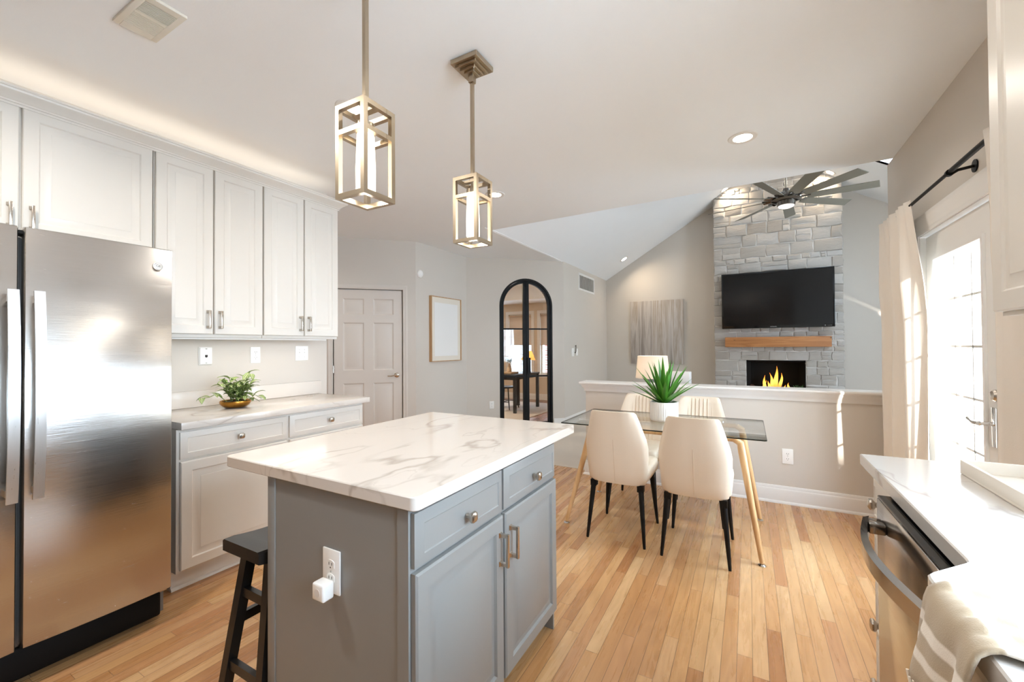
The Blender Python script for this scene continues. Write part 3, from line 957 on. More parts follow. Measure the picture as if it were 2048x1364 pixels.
# ------------------------------------------------------------------ wall cabinets on the left wall (local x = Y, local y = -(X - face))
XU = -2.93
def wall_cabinet(y0, y1, zb, zt, doors, label, hz, ends=True):
    t = thing('wall_cabinet', label, 'cabinet', (XU, y0, zb), 90, 'white wall cabinets over the counter')
    w = y1-y0; h = zt-zb
    b = MB(); b.box((0.001, 0.0215, 0), (w-0.001, 0.327, h)); b.build('body', cab_white, t)
    for k, (a, c) in enumerate(doors):
        d = front(t, 'door', a-y0, 0.020, c-y0, h-0.012, PANEL, cab_white)
        hx = (c-y0-0.030) if k == 0 else (a-y0+0.030)
        bar_pull(d, hx, hz-zb, hz-zb+0.112)
    return t
wall_cabinet(0.085, 1.090, 1.832, 2.452, [(0.095, 0.582), (0.592, 1.083)], 'short white double-door cabinet above the steel refrigerator', 1.868)
wall_cabinet(1.092, 1.708, 1.376, 2.452, [(1.098, 1.394), (1.402, 1.704)], 'tall white two-door wall cabinet beside the refrigerator', 1.432)
wall_cabinet(1.710, 2.322, 1.376, 2.452, [(1.714, 2.014), (2.022, 2.318)], 'tall white two-door wall cabinet at the end by the panel door', 1.432)
m = MB()
cr = [(0.0, 2.430), (-0.004, 2.430), (-0.004, 2.440), (-0.009, 2.443), (-0.009, 2.450), (-0.014, 2.453), (-0.022, 2.462), (-0.040, 2.474), (-0.050, 2.482), (-0.052, 2.490), (-0.056, 2.492), (-0.056, 2.502), (0.0, 2.503)]
m.sweep([(XL+0.001, 2.322), (XU, 2.322), (XU, -0.6)], cr)
struct('trim_2', m, cab_white)
# added hidden strip behind the crown, for the glow on wall and ceiling
led = thing('added_led_strip', 'added hidden light strip for the glow above the white wall cabinets', 'light strip', (-3.12, 1.2, 2.453))
m = MB(); m.box((-0.008, -1.10, 0), (0.008, 1.10, 0.006)); m.build('tape', plastic_white, led)
l = lamp('added_led_light', 'AREA', (0, 0, 0.010), 1.1, (1.0, 0.84, 0.66), (R(180), 0, 0), led, shape='RECTANGLE', size=0.02, size_y=2.2)

# ------------------------------------------------------------------ base cabinets, counter and backsplash on the left wall
XB = -2.645
def base_cabinet(y0, y1, label):
    t = thing('base_cabinet', label, 'cabinet', (XB, y0, 0), 90, 'white base cabinets under the veined counter')
    w = y1-y0
    b = MB(); b.box((0, 0.0205, 0.108), (w, 0.61, 0.873)); b.box((0, 0.080, 0.0), (w, 0.60, 0.108)); b.build('body', cab_white, t)
    d = front(t, 'drawer', 0.014, 0.714, w-0.006, 0.858, DRAWER, cab_white)
    square_knob(d, w/2+0.004, 0.790)
    d = front(t, 'door', 0.014, 0.122, w-0.006, 0.700, PANEL, cab_white)
    bar_pull(d, w-0.04, 0.55, 0.662)
    b = MB(); b.sweep([(0.0, 0.080), (w, 0.080)][::1], [(0.0, 0.0), (0.012, 0.0), (0.011, 0.008), (0.006, 0.014), (0.0, 0.016)]); b.build('toe_moulding', cab_white, t)
    return t
base_cabinet(1.090, 1.705, 'white drawer-over-door base cabinet next to the refrigerator')
base_cabinet(1.706, 2.328, 'white drawer-over-door base cabinet at the far counter end')
ct = thing('countertop', 'white veined quartz counter under the white wall cabinets', 'countertop', (-2.94, 1.73, 0.875))
m = MB(); m.box((XL+0.001, 1.094, 0.8755), (-2.618, 2.367, 0.914), 0.003); m.build('slab', quartz_m, ct, world=True)
m = MB(); m.box((XL+0.001, 1.094, 0.9142), (XL+0.021, 2.392, 1.022), 0.002); m.build('backsplash', quartz_m, ct, world=True)

# ------------------------------------------------------------------ refrigerator (local x = Y, y = -(X + 2.42))
fr = thing('refrigerator', 'tall stainless steel side-by-side refrigerator', 'refrigerator', (-2.42, 0.0, 0), 90)
m = MB(); m.box((0.078, 0.082, 0.035), (0.974, 0.80, 1.752), 0.004); m.build('case', mat('fridge_case_grey', rgb(112, 110, 108), 0.5), fr)
def fridge_door(x0, x1, name):
    b = MB(); n = 14; bow = 0.010; r = 0.012
    ls = []
    prof = []
    for i in range(n+1):
        t = i/n
        prof.append((x0+0.004+(x1-x0-0.008)*t, bow*(2*t-1)**2))
    out = [(x0, 0.080), (x0, bow+0.008)] + prof + [(x1, bow+0.008), (x1, 0.080)]
    for z, ins in ((0.165, 0.004), (0.169, 0.0), (1.778, 0.0), (1.783, 0.005)):
        ls.append([(x, y+(ins if y < 0.05 else 0), z) for x, y in out])
    b.loops(ls)
    return b.build(name, steel, fr, smooth=50)
fd = fridge_door(0.4975, 0.978, 'door')
zd = fridge_door(0.070, 0.4825, 'door')
def fridge_handle(parent, xc):
    b = MB(); n = 18; z0, z1 = 0.735, 1.535
    ls = []
    for i in range(n+1):
        t = i/n; z = z0+(z1-z0)*t
        y = -0.028-0.026*math.sin(math.pi*t)**0.8 if 0 < t < 1 else -0.028
        w = 0.0150
        ls.append([(xc-w, y, z), (xc+w, y, z), (xc+w, y+0.010, z), (xc-w, y+0.010, z)])
    b.loops(ls)
    for z in (z0+0.02, z1-0.045):
        b.box((xc-0.011, -0.026, z), (xc+0.011, 0.012, z+0.025))
    b.build('handle', steel_handle, parent, label='long bowed flat steel handle')
fridge_handle(fd, 0.531); fridge_handle(zd, 0.4635)
m = MB(); m.disc([(0.0, 0.006), (0.0195, 0.006), (0.0195, -0.002), (0.017, -0.0035), (0.0, -0.0036)], (0.917, 0.004, 1.697), (0, 1, 0), 28)
bd = m.build('badge', mat('badge_white', rgb(236, 232, 224), 0.3, 0.3), fd, label='round maker badge')
m = MB()
def ring(m, c, r0, r1, y, seg=28):
    ls = []
    for r, yy in ((r0, y), (r1, y), (r1, y+0.0006), (r0, y+0.0006)):
        ls.append([(c[0]+r*math.cos(2*math.pi*k/seg), yy, c[1]+r*math.sin(2*math.pi*k/seg)) for k in range(seg)])
    m.loops(ls, ring=True)
ring(m, (0.917, 1.697), 0.0145, 0.0158, -0.0002)
m.build('badge_ring', mat('badge_grey', rgb(120, 118, 116), 0.35, 0.6), bd)
def text_part(name, txt, size, loc, rot, m, parent, extrude=0.0004):
    cu = bpy.data.curves.new(name, 'FONT')
    cu.body = txt
    cu.size = size
    cu.extrude = extrude
    cu.align_x = 'CENTER'; cu.align_y = 'CENTER'
    cu.materials.append(m)
    o = bpy.data.objects.new(name, cu)
    C.objects.link(o)
    bpy.context.view_layer.update()
    me = bpy.data.meshes.new_from_object(o.evaluated_get(bpy.context.evaluated_depsgraph_get()))
    bpy.data.objects.remove(o)
    o = bpy.data.objects.new(name, me)
    C.objects.link(o)
    o.location = loc
    o.rotation_euler = rot
    o.parent = parent
    return o
text_part('badge_lettering', 'GE', 0.017, (0.917, -0.0005, 1.697), (R(90), 0, 0), MATS['badge_grey'], bd)
m = MB(); m.box((0.085, 0.070, 0.022), (0.960, 0.10, 0.150), 0.012, 3); m.build('base_grille', black_plastic, fr)
m = MB(); m.tube([(0.966, 0.055, 0.150), (0.966, 0.055, 0.164)], 0.012, 10); m.box((0.945, 0.05, 0.143), (0.975, 0.09, 0.152)); m.build('hinge', nickel_small, fr, label='lower steel door hinge')
m = MB(); m.box((0.476, 0.03, 1.757), (0.504, 0.10, 1.772), 0.003); m.build('hinge_cover', black_plastic, fr)
for x in (0.12, 0.93):
    for y in (0.16, 0.70):
        m = MB(); m.tube([(x, y, 0.0), (x, y, 0.036)], 0.02, 10); m.build('levelling_foot', black_plastic, fr)

# ------------------------------------------------------------------ plates on walls
def outlet(name, label, cat, loc, rot, w=0.072, h=0.122, kind='outlet', group=None):
    """local: plate centred at the origin, front toward -y"""
    t = thing(name, label, cat, loc, rot, group)
    b = MB(); b.box((-w/2, -0.006, -h/2), (w/2, 0.0, h/2), 0.003, 2); b.build('cover_plate', plastic_white, t)
    if kind == 'outlet':
        for s in (-1, 1):
            b = MB()
            b.loops([[(0.0165*max(-1, min(1, 1.25*math.cos(a))), y, s*0.0205+0.0145*math.sin(a)) for a in [2*math.pi*k/20 for k in range(20)]] for y in (-0.005, -0.0078)])
            rc = b.build('receptacle', plastic_white, t)
            b = MB()
            for dx in (-0.0063, 0.0063):
                b.box((dx-0.0012, -0.0081, s*0.0205-0.001), (dx+0.0012, -0.0076, s*0.0205+0.0075))
            b.disc([(0.0024, -0.0081), (0.0024, -0.0076)], (0, 0, s*0.0205-0.008), (0, 1, 0), 10)
            b.build('slots', slot_dark, rc)
        b = MB(); b.disc([(0.0028, -0.0066), (0.0028, -0.0058)], (0, 0, 0), (0, 1, 0), 10); b.build('screw', plastic_grey, t)
    elif kind == 'switch':
        for dx in (-0.023, 0.023):
            b = MB(); b.box((dx-0.005, -0.0072, -0.012), (dx+0.005, -0.005, 0.012)); b.loops([[(dx-0.003, -0.006, 0.0), (dx+0.003, -0.006, 0.0), (dx+0.003, -0.006, 0.009), (dx-0.003, -0.006, 0.009)], [(dx-0.003, -0.016, 0.006), (dx+0.003, -0.016, 0.006), (dx+0.003, -0.015, 0.012), (dx-0.003, -0.015, 0.012)]]); b.build('toggle', plastic_white, t)
            for dz in (-0.03, 0.03):
                b = MB(); b.disc([(0.0025, -0.0066), (0.0025, -0.0058)], (dx, 0, dz), (0, 1, 0), 10); b.build('screw', plastic_grey, t)
    elif kind == 'jack':
        b = MB(); b.box((-0.008, -0.0185, -0.008), (0.008, -0.0165, 0.007)); b.box((-0.004, -0.019, -0.011), (0.004, -0.0165, -0.0075)); b.build('jack_socket', slot_dark, t)
        b = MB(); b.box((-w/2+0.004, -0.017, -h/2+0.004), (w/2-0.004, -0.0055, h/2-0.004), 0.004, 2); b.build('wall_mount', plastic_white, t)
        for dz in (-0.048, 0.048):
            b = MB(); b.box((-0.005, -0.0185, dz-0.003), (0.005, -0.0165, dz+0.003)); b.build('stud', plastic_grey, t)
    return t
outlet('phone_jack', 'white wall phone jack plate nearest the refrigerator', 'phone jack', (XL, 1.500, 1.256), 90, 0.083, 0.122, 'jack')
outlet('wall_outlet', 'white duplex outlet above the bowl of trailing leaves', 'outlet', (XL, 1.838, 1.255), 90)
outlet('light_switch', 'white double toggle switch plate beside the counter end', 'switch', (XL, 2.218, 1.262), 90, 0.115, 0.12, 'switch')
outlet('wall_outlet', 'white duplex outlet on the low grey dividing wall', 'outlet', (0.270, 4.143, 0.388), 0, 0.078, 0.124)
pa = PA+ad*0.385
outlet('wall_outlet', 'small white outlet low beside the black arched door', 'outlet', (pa.x, pa.y, 0.405), AANG, 0.072, 0.118)

# ------------------------------------------------------------------ island
ic = thing('kitchen_island', 'grey painted island cabinet with two drawers and doors', 'island', (-0.78, 0.855, 0), 90)
IW = 0.960
m = MB(); m.box((0.012, 0.022, 0.105), (IW-0.012, 0.660, 0.874)); m.box((0.03, 0.09, 0.0), (IW-0.03, 0.60, 0.105)); m.build('body', island_grey, ic)
m = MB(); m.box((0.0, 0.022, 0.0), (0.012, 0.062, 0.874)); m.box((0.0, 0.622, 0.0), (0.012, 0.662, 0.874), 0.002); m.box((0.004, 0.062, 0.0), (0.012, 0.622, 0.874)); m.build('end_panel', island_grey, ic)
m = MB(); m.box((IW-0.012, 0.022, 0.0), (IW, 0.662, 0.874)); m.build('end_panel', island_grey, ic)
for (a, b_) in ((0.008, 0.466), (0.479, 0.940)):
    d = front(ic, 'drawer', a, 0.712, b_, 0.860, DRAWER, island_grey)
    square_knob(d, (a+b_)/2+0.004, 0.776)
for k, (a, b_) in enumerate(((0.008, 0.468), (0.482, 0.946))):
    d = front(ic, 'door', a, 0.100, b_, 0.698, PANEL_D, island_grey)
    bar_pull(d, (b_-0.026) if k == 0 else (a+0.034), 0.528, 0.645, out=0.036)
it = MB()
# rounded-corner slab
def rounded_rect(x0, y0, x1, y1, r, n=6):
    p = []
    for cx, cy, a0 in ((x1-r, y1-r, 0), (x0+r, y1-r, 90), (x0+r, y0+r, 180), (x1-r, y0+r, 270)):
        for i in range(n+1):
            a = R(a0+90*i/n)
            p.append((cx+r*math.cos(a), cy+r*math.sin(a)))
    return p
def slab(m, poly, z0, z1, e=0.003):
    def inset(p, d):
        n = len(p); out = []
        for i in range(n):
            a, b, c = Vector(p[i-1]), Vector(p[i]), Vector(p[(i+1) % n])
            d0 = (b-a).normalized(); d1 = (c-b).normalized()
            n0 = Vector((-d0.y, d0.x)); n1 = Vector((-d1.y, d1.x))
            bb = n0+n1
            bb = bb*(2/bb.length_squared)/1.0 if bb.length_squared > 1e-9 else n0
            out.append((b.x+bb.x*d, b.y+bb.y*d))
        return out
    q = inset(poly, e)
    m.loops([[(x, y, z0) for x, y in q], [(x, y, z0+e) for x, y in poly], [(x, y, z1-e) for x, y in poly], [(x, y, z1) for x, y in q]])
slab(it, rounded_rect(-1.684, 0.840, -0.763, 2.004, 0.022), 0.8755, 0.914)
o = it.build('island_countertop', quartz_m)
tag(o, 'white quartz slab with grey veins on the grey island', 'countertop')
outlet('wall_outlet', 'white duplex outlet on the dark grey island end', 'outlet', (-1.112, 0.8585, 0.631), 0, 0.078, 0.132)
pl = thing('plug_adapter', 'white cube plug in the lower socket of the island outlet', 'plug', (-1.116, 0.8485, 0.586), 0)
m = MB(); m.box((-0.026, -0.040, -0.026), (0.026, 0.0, 0.026), 0.007, 3); m.build('housing', plastic_white, pl)
m = MB(); m.disc([(0.012, -0.0408), (0.012, -0.0395)], (0, 0, 0.0), (0, 1, 0), 20); m.build('front_disc', mat('plug_disc', rgb(228, 226, 224), 0.4), pl)

# ------------------------------------------------------------------ saddle stool
st = thing('bar_stool', 'black wooden saddle seat stool tucked beside the island', 'stool', (-1.582, 1.055, 0), 0)
m = MB(); n = 12; L, W2 = 0.215, 0.118
ls = []
for i in range(n+1):
    t = -1+2*i/n
    y = t*L
    top = 0.592+0.022*t*t
    ls.append([(-W2, y, top-0.048), (-W2, y, top-0.006), (-W2+0.008, y, top), (W2-0.008, y, top), (W2, y, top-0.006), (W2, y, top-0.048)])
ls[0] = [(x*0.97, y-0.0, z-0.006 if z > 0.58 else z) for x, y, z in ls[0]]
m.loops(ls)
m.build('seat', black_paint, st)
legs = {}
for sx in (-1, 1):
    for sy in (-1, 1):
        a = Vector((sx*0.070, sy*0.140, 0.560)); b = Vector((sx*0.120, sy*0.215, 0.0))
        m = MB(); m.loops([[b+Vector((dx*0.017, dy*0.017, 0)) for dx, dy in ((-1, -1), (1, -1), (1, 1), (-1, 1))], [a+Vector((dx*0.019, dy*0.019, 0)) for dx, dy in ((-1, -1), (1, -1), (1, 1), (-1, 1))]])
        m.build('leg', black_paint, st)
        legs[(sx, sy)] = (a, b)
def on_leg(k, z):
    a, b = legs[k]
    return b+(a-b)*(z/0.56)
for sy, z in ((-1, 0.405), (1, 0.405), (-1, 0.150), (1, 0.150)):
    m = MB(); m.bar(on_leg((-1, sy), z), on_leg((1, sy), z), 0.020, 0.034); m.build('rung', black_paint, st)
for sx, z in ((-1, 0.300), (1, 0.300)):
    m = MB(); m.bar(on_leg((sx, -1), z), on_leg((sx, 1), z), 0.020, 0.034); m.build('rung', black_paint, st)

# ------------------------------------------------------------------ pendant lanterns
def pendant(x, y, label):
    zt, zb, w, b = 2.108, 1.798, 0.0675, 0.008
    t = thing('pendant_lamp', label, 'pendant lamp', (x, y, ZC), 0, 'lantern pendants over the island')
    def P(z):
        return z-ZC
    m = MB()
    for r, z0, z1 in ((0.074, 2.646, 2.6695), (0.058, 2.634, 2.646), (0.042, 2.622, 2.634), (0.028, 2.612, 2.622)):
        m.box((-r, -r, P(z0)), (r, r, P(z1)), 0.0015, 1)
    m.build('canopy', nickel, t)
    for s in (-1, 1):
        m = MB(); m.disc([(0.004, -0.008), (0.004, 0.0)], (s*0.034, -s*0.034, P(2.628)), (0, 0, 1), 10); m.build('canopy_screw', chrome, t)
    m = MB(); m.box((-0.0135, -0.0135, P(2.575)), (0.0135, 0.0135, P(2.612)), 0.001, 1); m.box((-0.0075, -0.0075, P(zt-0.004)), (0.0075, 0.0075, P(2.575))); m.build('stem', nickel, t)
    m = MB()
    for sx in (-1, 1):
        for sy in (-1, 1):
            m.box((sx*w, sy*w, P(zb)), (sx*(w-2*b), sy*(w-2*b), P(zt)))
    for z in (zt-2*b, zt-0.100, zb):
        for s in (-1, 1):
            m.box((-w+2*b, s*w, P(z)), (w-2*b, s*(w-2*b), P(z+2*b)))
            m.box((s*w, -w+2*b, P(z)), (s*(w-2*b), w-2*b, P(z+2*b)))
    m.box((-w+2*b, -0.012, P(zt-0.012)), (w-2*b, 0.012, P(zt-0.002)))
    m.build('cage', nickel, t)
    m = MB(); m.lathe([(0.008, P(zt-0.012)), (0.008, P(zt-0.046)), (0.030, P(zt-0.048)), (0.031, P(zt-0.082)), (0.028, P(zt-0.083))], (0, 0, 0), 28); m.build('shade_holder', nickel, t)
    m = MB(); m.lathe([(0.024, P(zt-0.080)), (0.0285, P(zt-0.086)), (0.0300, P(zt-0.14)), (0.0325, P(zt-0.20)), (0.0318, P(zb+0.040)), (0.0285, P(zb+0.034)), (0.010, P(zb+0.033))], (0, 0, 0), 28); m.build('glass_shade', shade_lit, t)
    lamp('pendant_light', 'POINT', (0, 0, P(zb+0.012)), 0.8, WARM, None, t, shadow_soft_size=0.03)
pendant(-1.118, 0.995, 'nickel lantern pendant over the near end of the island')
pendant(-1.145, 1.668, 'nickel lantern pendant over the far end of the island')

# ------------------------------------------------------------------ recessed downlights
def downlight(x, y, z, label, group, power, tilt=None, r=0.088, spread=150):
    t = thing('recessed_light', label, 'downlight', (x, y, z), 0, group)
    if tilt:
        t.rotation_euler = (0, tilt, 0)
    m = MB(); m.lathe([(r*0.62, -0.001), (r*0.66, -0.005), (r*0.95, -0.005), (r, -0.001), (r, 0.0)][::1], (0, 0, 0), 36)
    m.bm.faces.ensure_lookup_table()
    m.build('trim_ring', trim_white, t)
    m = MB(); m.lathe([(0.004, -0.0056), (r*0.62, -0.0056), (r*0.63, -0.0040)], (0, 0, 0), 32); m.build('lens', lens_m, t)
    lamp('downlight_beam', 'AREA', (0, 0, -0.012), power, (1.0, 0.82, 0.60) if tilt else WARM, (0, 0, 0), t, shape='DISK', size=r*1.1, spread=R(spread))
    return t
KG = 'recessed lights in the flat kitchen ceiling'
downlight(-0.018, 3.148, ZC, 'recessed ceiling light above the glass dining table', KG, 4.5)
downlight(-1.950, 1.634, ZC, 'recessed ceiling light seen through the nearer lantern pendant', KG, 4.5)
downlight(-1.967, 3.216, ZC, 'recessed ceiling light just past the farther lantern pendant', KG, 4.5)
for (x, y, pw_) in ((-0.02, 1.55, 3), (-2.1, 0.2, 12), (-0.02, 0.0, 3)):  # cans added out of view to brighten the kitchen
    downlight(x, y, ZC, 'added recessed light out of view, brightening the kitchen aisle', KG, pw_)
downlight(-4.30, 2.25, ZC, 'added hidden ceiling light brightening the hall by the panel door', KG, 8)  # added behind the cabinets, out of sight, to lift the hall
VG = 'recessed lights in the sloping ceiling'
aL, aR = -math.atan(SL), math.atan(SL)
downlight(-0.328, 8.255, slope(-0.328), 'sloped-ceiling light at the top of the stone chimney by the fan blade tip', VG, 5, aL)
downlight(1.152, 8.225, slope(1.152), 'sloped-ceiling light over the chimney on the skylight side', VG, 5, aR)
downlight(-2.086, 8.187, slope(-2.086), 'low sloped-ceiling light above the striped canvas', VG, 5, aL)

# ------------------------------------------------------------------ exhaust vent in the ceiling, return grille, small wall things
ev = thing('ceiling_vent', 'square white exhaust vent with dark slots in the ceiling', 'vent', (-2.13, 0.775, ZC), 0)
x0, x1, y0, y1 = -0.138, 0.140, -0.074, 0.074
m = MB(); 
m.box((x0, y0, -0.012), (x1, y0+0.022, -0.0005), 0.002); m.box((x0, y1-0.022, -0.012), (x1, y1, -0.0005), 0.002); m.box((x0, y0+0.022, -0.012), (x0+0.045, y1-0.022, -0.0005)); m.box((x1-0.032, y0+0.022, -0.012), (x1, y1-0.022, -0.0005))
m.build('frame', vent_white, ev)
m = MB()
ns = 20
for i in range(ns):
    xx = x0+0.045+(x1-x0-0.077)*(i+0.5)/ns
    if i == 10:
        m.box((xx-0.006, y0+0.022, -0.011), (xx+0.006, y1-0.022, -0.004))
    else:
        m.box((xx-(0.0038 if i < 10 else 0.0016), y0+0.022, -0.011), (xx+(0.0038 if i < 10 else 0.0016), y1-0.022, -0.005))
m.build('louvre', vent_white, ev)
m = MB(); m.box((x0+0.045, y0+0.022, -0.0030), (x1-0.032, y1-0.022, -0.0008)); m.build('fan_opening', gap_dark, ev)
rg = thing('return_grille', 'white slatted return grille high on the beige wall', 'vent', (-2.60, 7.48, 2.45), 90)
m = MB(); w, h = 0.43, 0.155
m.loops([[(-w+i, y, -h+i), (w-i, y, -h+i), (w-i, y, h-i), (-w+i, y, h-i)] for i, y in ((0, 0), (0.003, -0.008), (0.035, -0.008), (0.04, -0.002))], cap0=False, cap1=False)
m.build('frame', trim_white, rg)
m = MB()
for i in range(26):
    z = -h+0.04+(2*h-0.08)*(i+0.5)/26
    m.loops([[(-w+0.04, -0.006, z-0.004), (w-0.04, -0.006, z-0.004)], [(-w+0.04, -0.001, z+0.004), (w-0.04, -0.001, z+0.004)]], closed=False)
for i in range(1, 5):
    x = -w+0.04+(2*w-0.08)*i/5
    m.box((x-0.005, -0.008, -h+0.038), (x+0.005, -0.001, h-0.038))
m.build('louvre', plastic_grey, rg)
md = thing('motion_sensor', 'small round white sensor beside the ceiling corner', 'sensor', (-3.74, 4.215, 2.262), 90)
m = MB(); m.disc([(0.052, 0.0), (0.052, -0.012), (0.046, -0.022), (0.020, -0.034), (0.0, -0.036)], (0, 0, 0), (0, 1, 0), 24); m.build('housing', plastic_white, md)
sw = thing('light_switch', 'white switch plate with a hanging key by the grille wall', 'switch', (-2.60, 6.80, 1.215), 90)
m = MB(); m.box((-0.11, -0.006, -0.085), (0.0, 0.0, 0.055), 0.002); m.build('cover_plate', plastic_white, sw)
m = MB(); m.box((0.09, -0.006, -0.075), (0.18, 0.0, 0.045), 0.002); m.build('cover_plate', plastic_white, sw)
m = MB(); m.box((-0.065, -0.014, -0.03), (-0.045, -0.004, 0.0)); m.build('toggle', plastic_white, sw)
m = MB(); m.tube([(0.03, -0.012, 0.09), (0.05, -0.02, 0.10), (0.07, -0.012, 0.08), (0.065, -0.012, 0.0), (0.04, -0.012, -0.03), (0.01, -0.012, -0.02)], 0.007, 8); m.build('key_hook', dark_nickel, sw)

# ------------------------------------------------------------------ framed blank picture in the hall
pf = thing('framed_picture', 'tall pale wood frame with a blank white print', 'picture', (-3.74, 4.735, 1.105), 90)
w, h = 0.335, 0.893
m = MB()
m.loops([[(-w+i, y, i), (w-i, y, i), (w-i, y, h-i), (-w+i, y, h-i)] for i, y in ((0, -0.001), (0, -0.045), (0.010, -0.045), (0.010, -0.030))], cap1=False)
m.build('frame', frame_wood, pf)
m = MB(); m.box((-w+0.010, -0.030, 0.010), (w-0.010, -0.026, h-0.010)); m.build('mat_board', mat('cream_mat_board', rgb(228, 220, 206), 0.8), pf)
m = MB(); m.box((-w+0.075, -0.0315, 0.075), (w-0.075, -0.0302, h-0.085)); m.build('print', mat('blank_print', rgb(234, 232, 228), 0.7), pf)

# ------------------------------------------------------------------ canvases on the far wall
cv = MB(); cv.box((-2.090, 8.684, 0.940), (-1.085, 8.719, 2.196), 0.003); o = cv.build('canvas_painting', canvas_m); tag(o, 'grey and tan vertically streaked canvas behind the table lamp', 'painting')
cp = thing('framed_picture', 'dark framed picture half hidden behind the curtain', 'picture', (2.36, 8.719, 0.955), 0)
m = MB(); m.box((-0.49, -0.04, 0), (0.49, -0.001, 1.25), 0.003); m.build('frame', black_metal, cp)
m = MB(); m.box((-0.47, -0.042, 0.02), (0.47, -0.0402, 1.23)); m.build('print', canvas_m, cp)

# ------------------------------------------------------------------ stone fireplace
fp = thing('fireplace', 'tall whitewashed stone chimney with an open firebox', 'fireplace', (0.397, 8.54, 0), 0)
CX0, CX1, CYF = -0.529, 1.322, 8.35
FX0, FX1, FZ0, FZ1 = -0.036, 0.812, 0.40, 1.043
def clip_slopes(bm):
    for s in (-1, 1):
        n = Vector((s*SL, 0, 1)).normalized()
        bmesh.ops.bisect_plane(bm, geom=bm.verts[:]+bm.edges[:]+bm.faces[:], plane_co=(RX, 0, RZ-0.004), plane_no=n, clear_outer=True)
m = MB(); yb = CYF+0.010
m.box((CX0+0.012, yb, 0.0), (FX0, 8.718, 4.6)); m.box((FX1, yb, 0.0), (CX1-0.012, 8.718, 4.6)); m.box((FX0, yb, FZ1), (FX1, 8.718, 4.6)); m.box((FX0, yb, 0.0), (FX1, 8.718, FZ0))
clip_slopes(m.bm)
m.build('mortar_core', mortar_m, fp, world=True)
rs = random.Random(21)
m = MB()
def one_stone(x0, z0, x1, z1):
    g = 0.005
    x0 += g; x1 -= g; z0 += g; z1 -= g
    d = rs.uniform(0.0, 0.020)
    j = lambda s=0.010: rs.uniform(-s, s)
    jj = min(0.012, (x1-x0)*0.12, (z1-z0)*0.12)
    # outline with a little irregularity
    nb = 2
    o = []
    for (ax, az), (bx, bz) in (((x0, z0), (x1, z0)), ((x1, z0), (x1, z1)), ((x1, z1), (x0, z1)), ((x0, z1), (x0, z0))):
        for k in range(nb):
            t = k/nb
            o.append((ax+(bx-ax)*t+rs.uniform(-jj, jj)*(0.5 if k == 0 else 1.0), az+(bz-az)*t+rs.uniform(-jj, jj)*(0.5 if k == 0 else 1.0)))
    cx, cz = (x0+x1)/2, (z0+z1)/2
    def ins(k, y):
        return [(cx+(x-cx)*(1-k), y+rs.uniform(-0.004, 0.004), cz+(z-cz)*(1-k)) for x, z in o]
    a = [(x, yb+0.002, z) for x, z in o]
    b = ins(0.0, CYF+0.006-d*0.15); c = ins(0.07, CYF+0.002-d*0.6); e = ins(0.45, CYF-0.001-d*0.8)
    m.loops([a, b, c, e])
def course_zone(x0, x1, z0, z1):
    z = z0
    while z < z1-0.02:
        h = min(rs.choice((0.09, 0.12, 0.15, 0.17, 0.20)), z1-z)
        if z1-(z+h) < 0.06:
            h = z1-z
        x = x0
        while x < x1-0.01:
            w = min(rs.uniform(0.7, 2.0)*h+0.05, x1-x)
            if x1-(x+w) < 0.09:
                w = x1-x
            if h > 0.14 and rs.random() < 0.28:
                f = rs.uniform(0.38, 0.62)
                one_stone(x, z, x+w, z+h*f); one_stone(x, z+h*f, x+w, z+h)
            elif rs.random() < 0.15 and w > 0.2:
                f = rs.uniform(0.3, 0.7)
                one_stone(x, z, x+w*f, z+h); one_stone(x+w*f, z, x+w, z+h*0.5); one_stone(x+w*f, z+h*0.5, x+w, z+h)
            else:
                one_stone(x, z, x+w, z+h)
            x += w
        z += h
course_zone(CX0, FX0, 0.44, FZ1); course_zone(FX1, CX1, 0.44, FZ1); course_zone(CX0, CX1, FZ1, 4.55)
# returns of the chimney breast
def side_stones(xs, sgn):
    z = 0.44
    while z < 3.9:
        h = rs.uniform(0.1, 0.2)
        y = CYF+0.006
        while y < 8.70:
            w = min(rs.uniform(0.14, 0.26), 8.715-y)
            if 8.715-(y+w) < 0.06:
                w = 8.715-y
            d = rs.uniform(0, 0.014)
            m.box((xs-sgn*0.010, y+0.004, z+0.005), (xs+sgn*d, y+w-0.004, z+h-0.005), 0.006, 1)
            y += w
        z += h
side_stones(CX0+0.010, -1); side_stones(CX1-0.010, 1)
clip_slopes(m.bm)
m.build('stone_facing', stone_m, fp, world=True, smooth=25)
m = MB(); m.box((CX0-0.02, 7.93, 0.005), (CX1+0.02, CYF+0.02, 0.44), 0.012); o = m.build('hearth', stone_m); tag(o, 'low stone hearth slab at the foot of the chimney', 'hearth')
m = MB()
a = [(FX0, FZ0), (FX1, FZ0), (FX1, FZ1), (FX0, FZ1)]; b = [(FX0+0.07, FZ0), (FX1-0.07, FZ0), (FX1-0.07, FZ1-0.05), (FX0+0.07, FZ1-0.05)]
m.loops([[(x, CYF+0.012, z) for x, z in a], [(x, 8.70, z) for x, z in b]], cap0=False)
m.build('firebox', fire_black, fp, world=True)
m = MB()
for x in (FX0+0.002, FX1-0.010):
    m.box((x, CYF+0.012, FZ0), (x+0.008, CYF+0.028, FZ1-0.002))
m.box((FX0+0.002, CYF+0.012, FZ1-0.010), (FX1-0.002, CYF+0.028, FZ1-0.001))
m.build('firebox_frame', black_metal, fp, world=True)
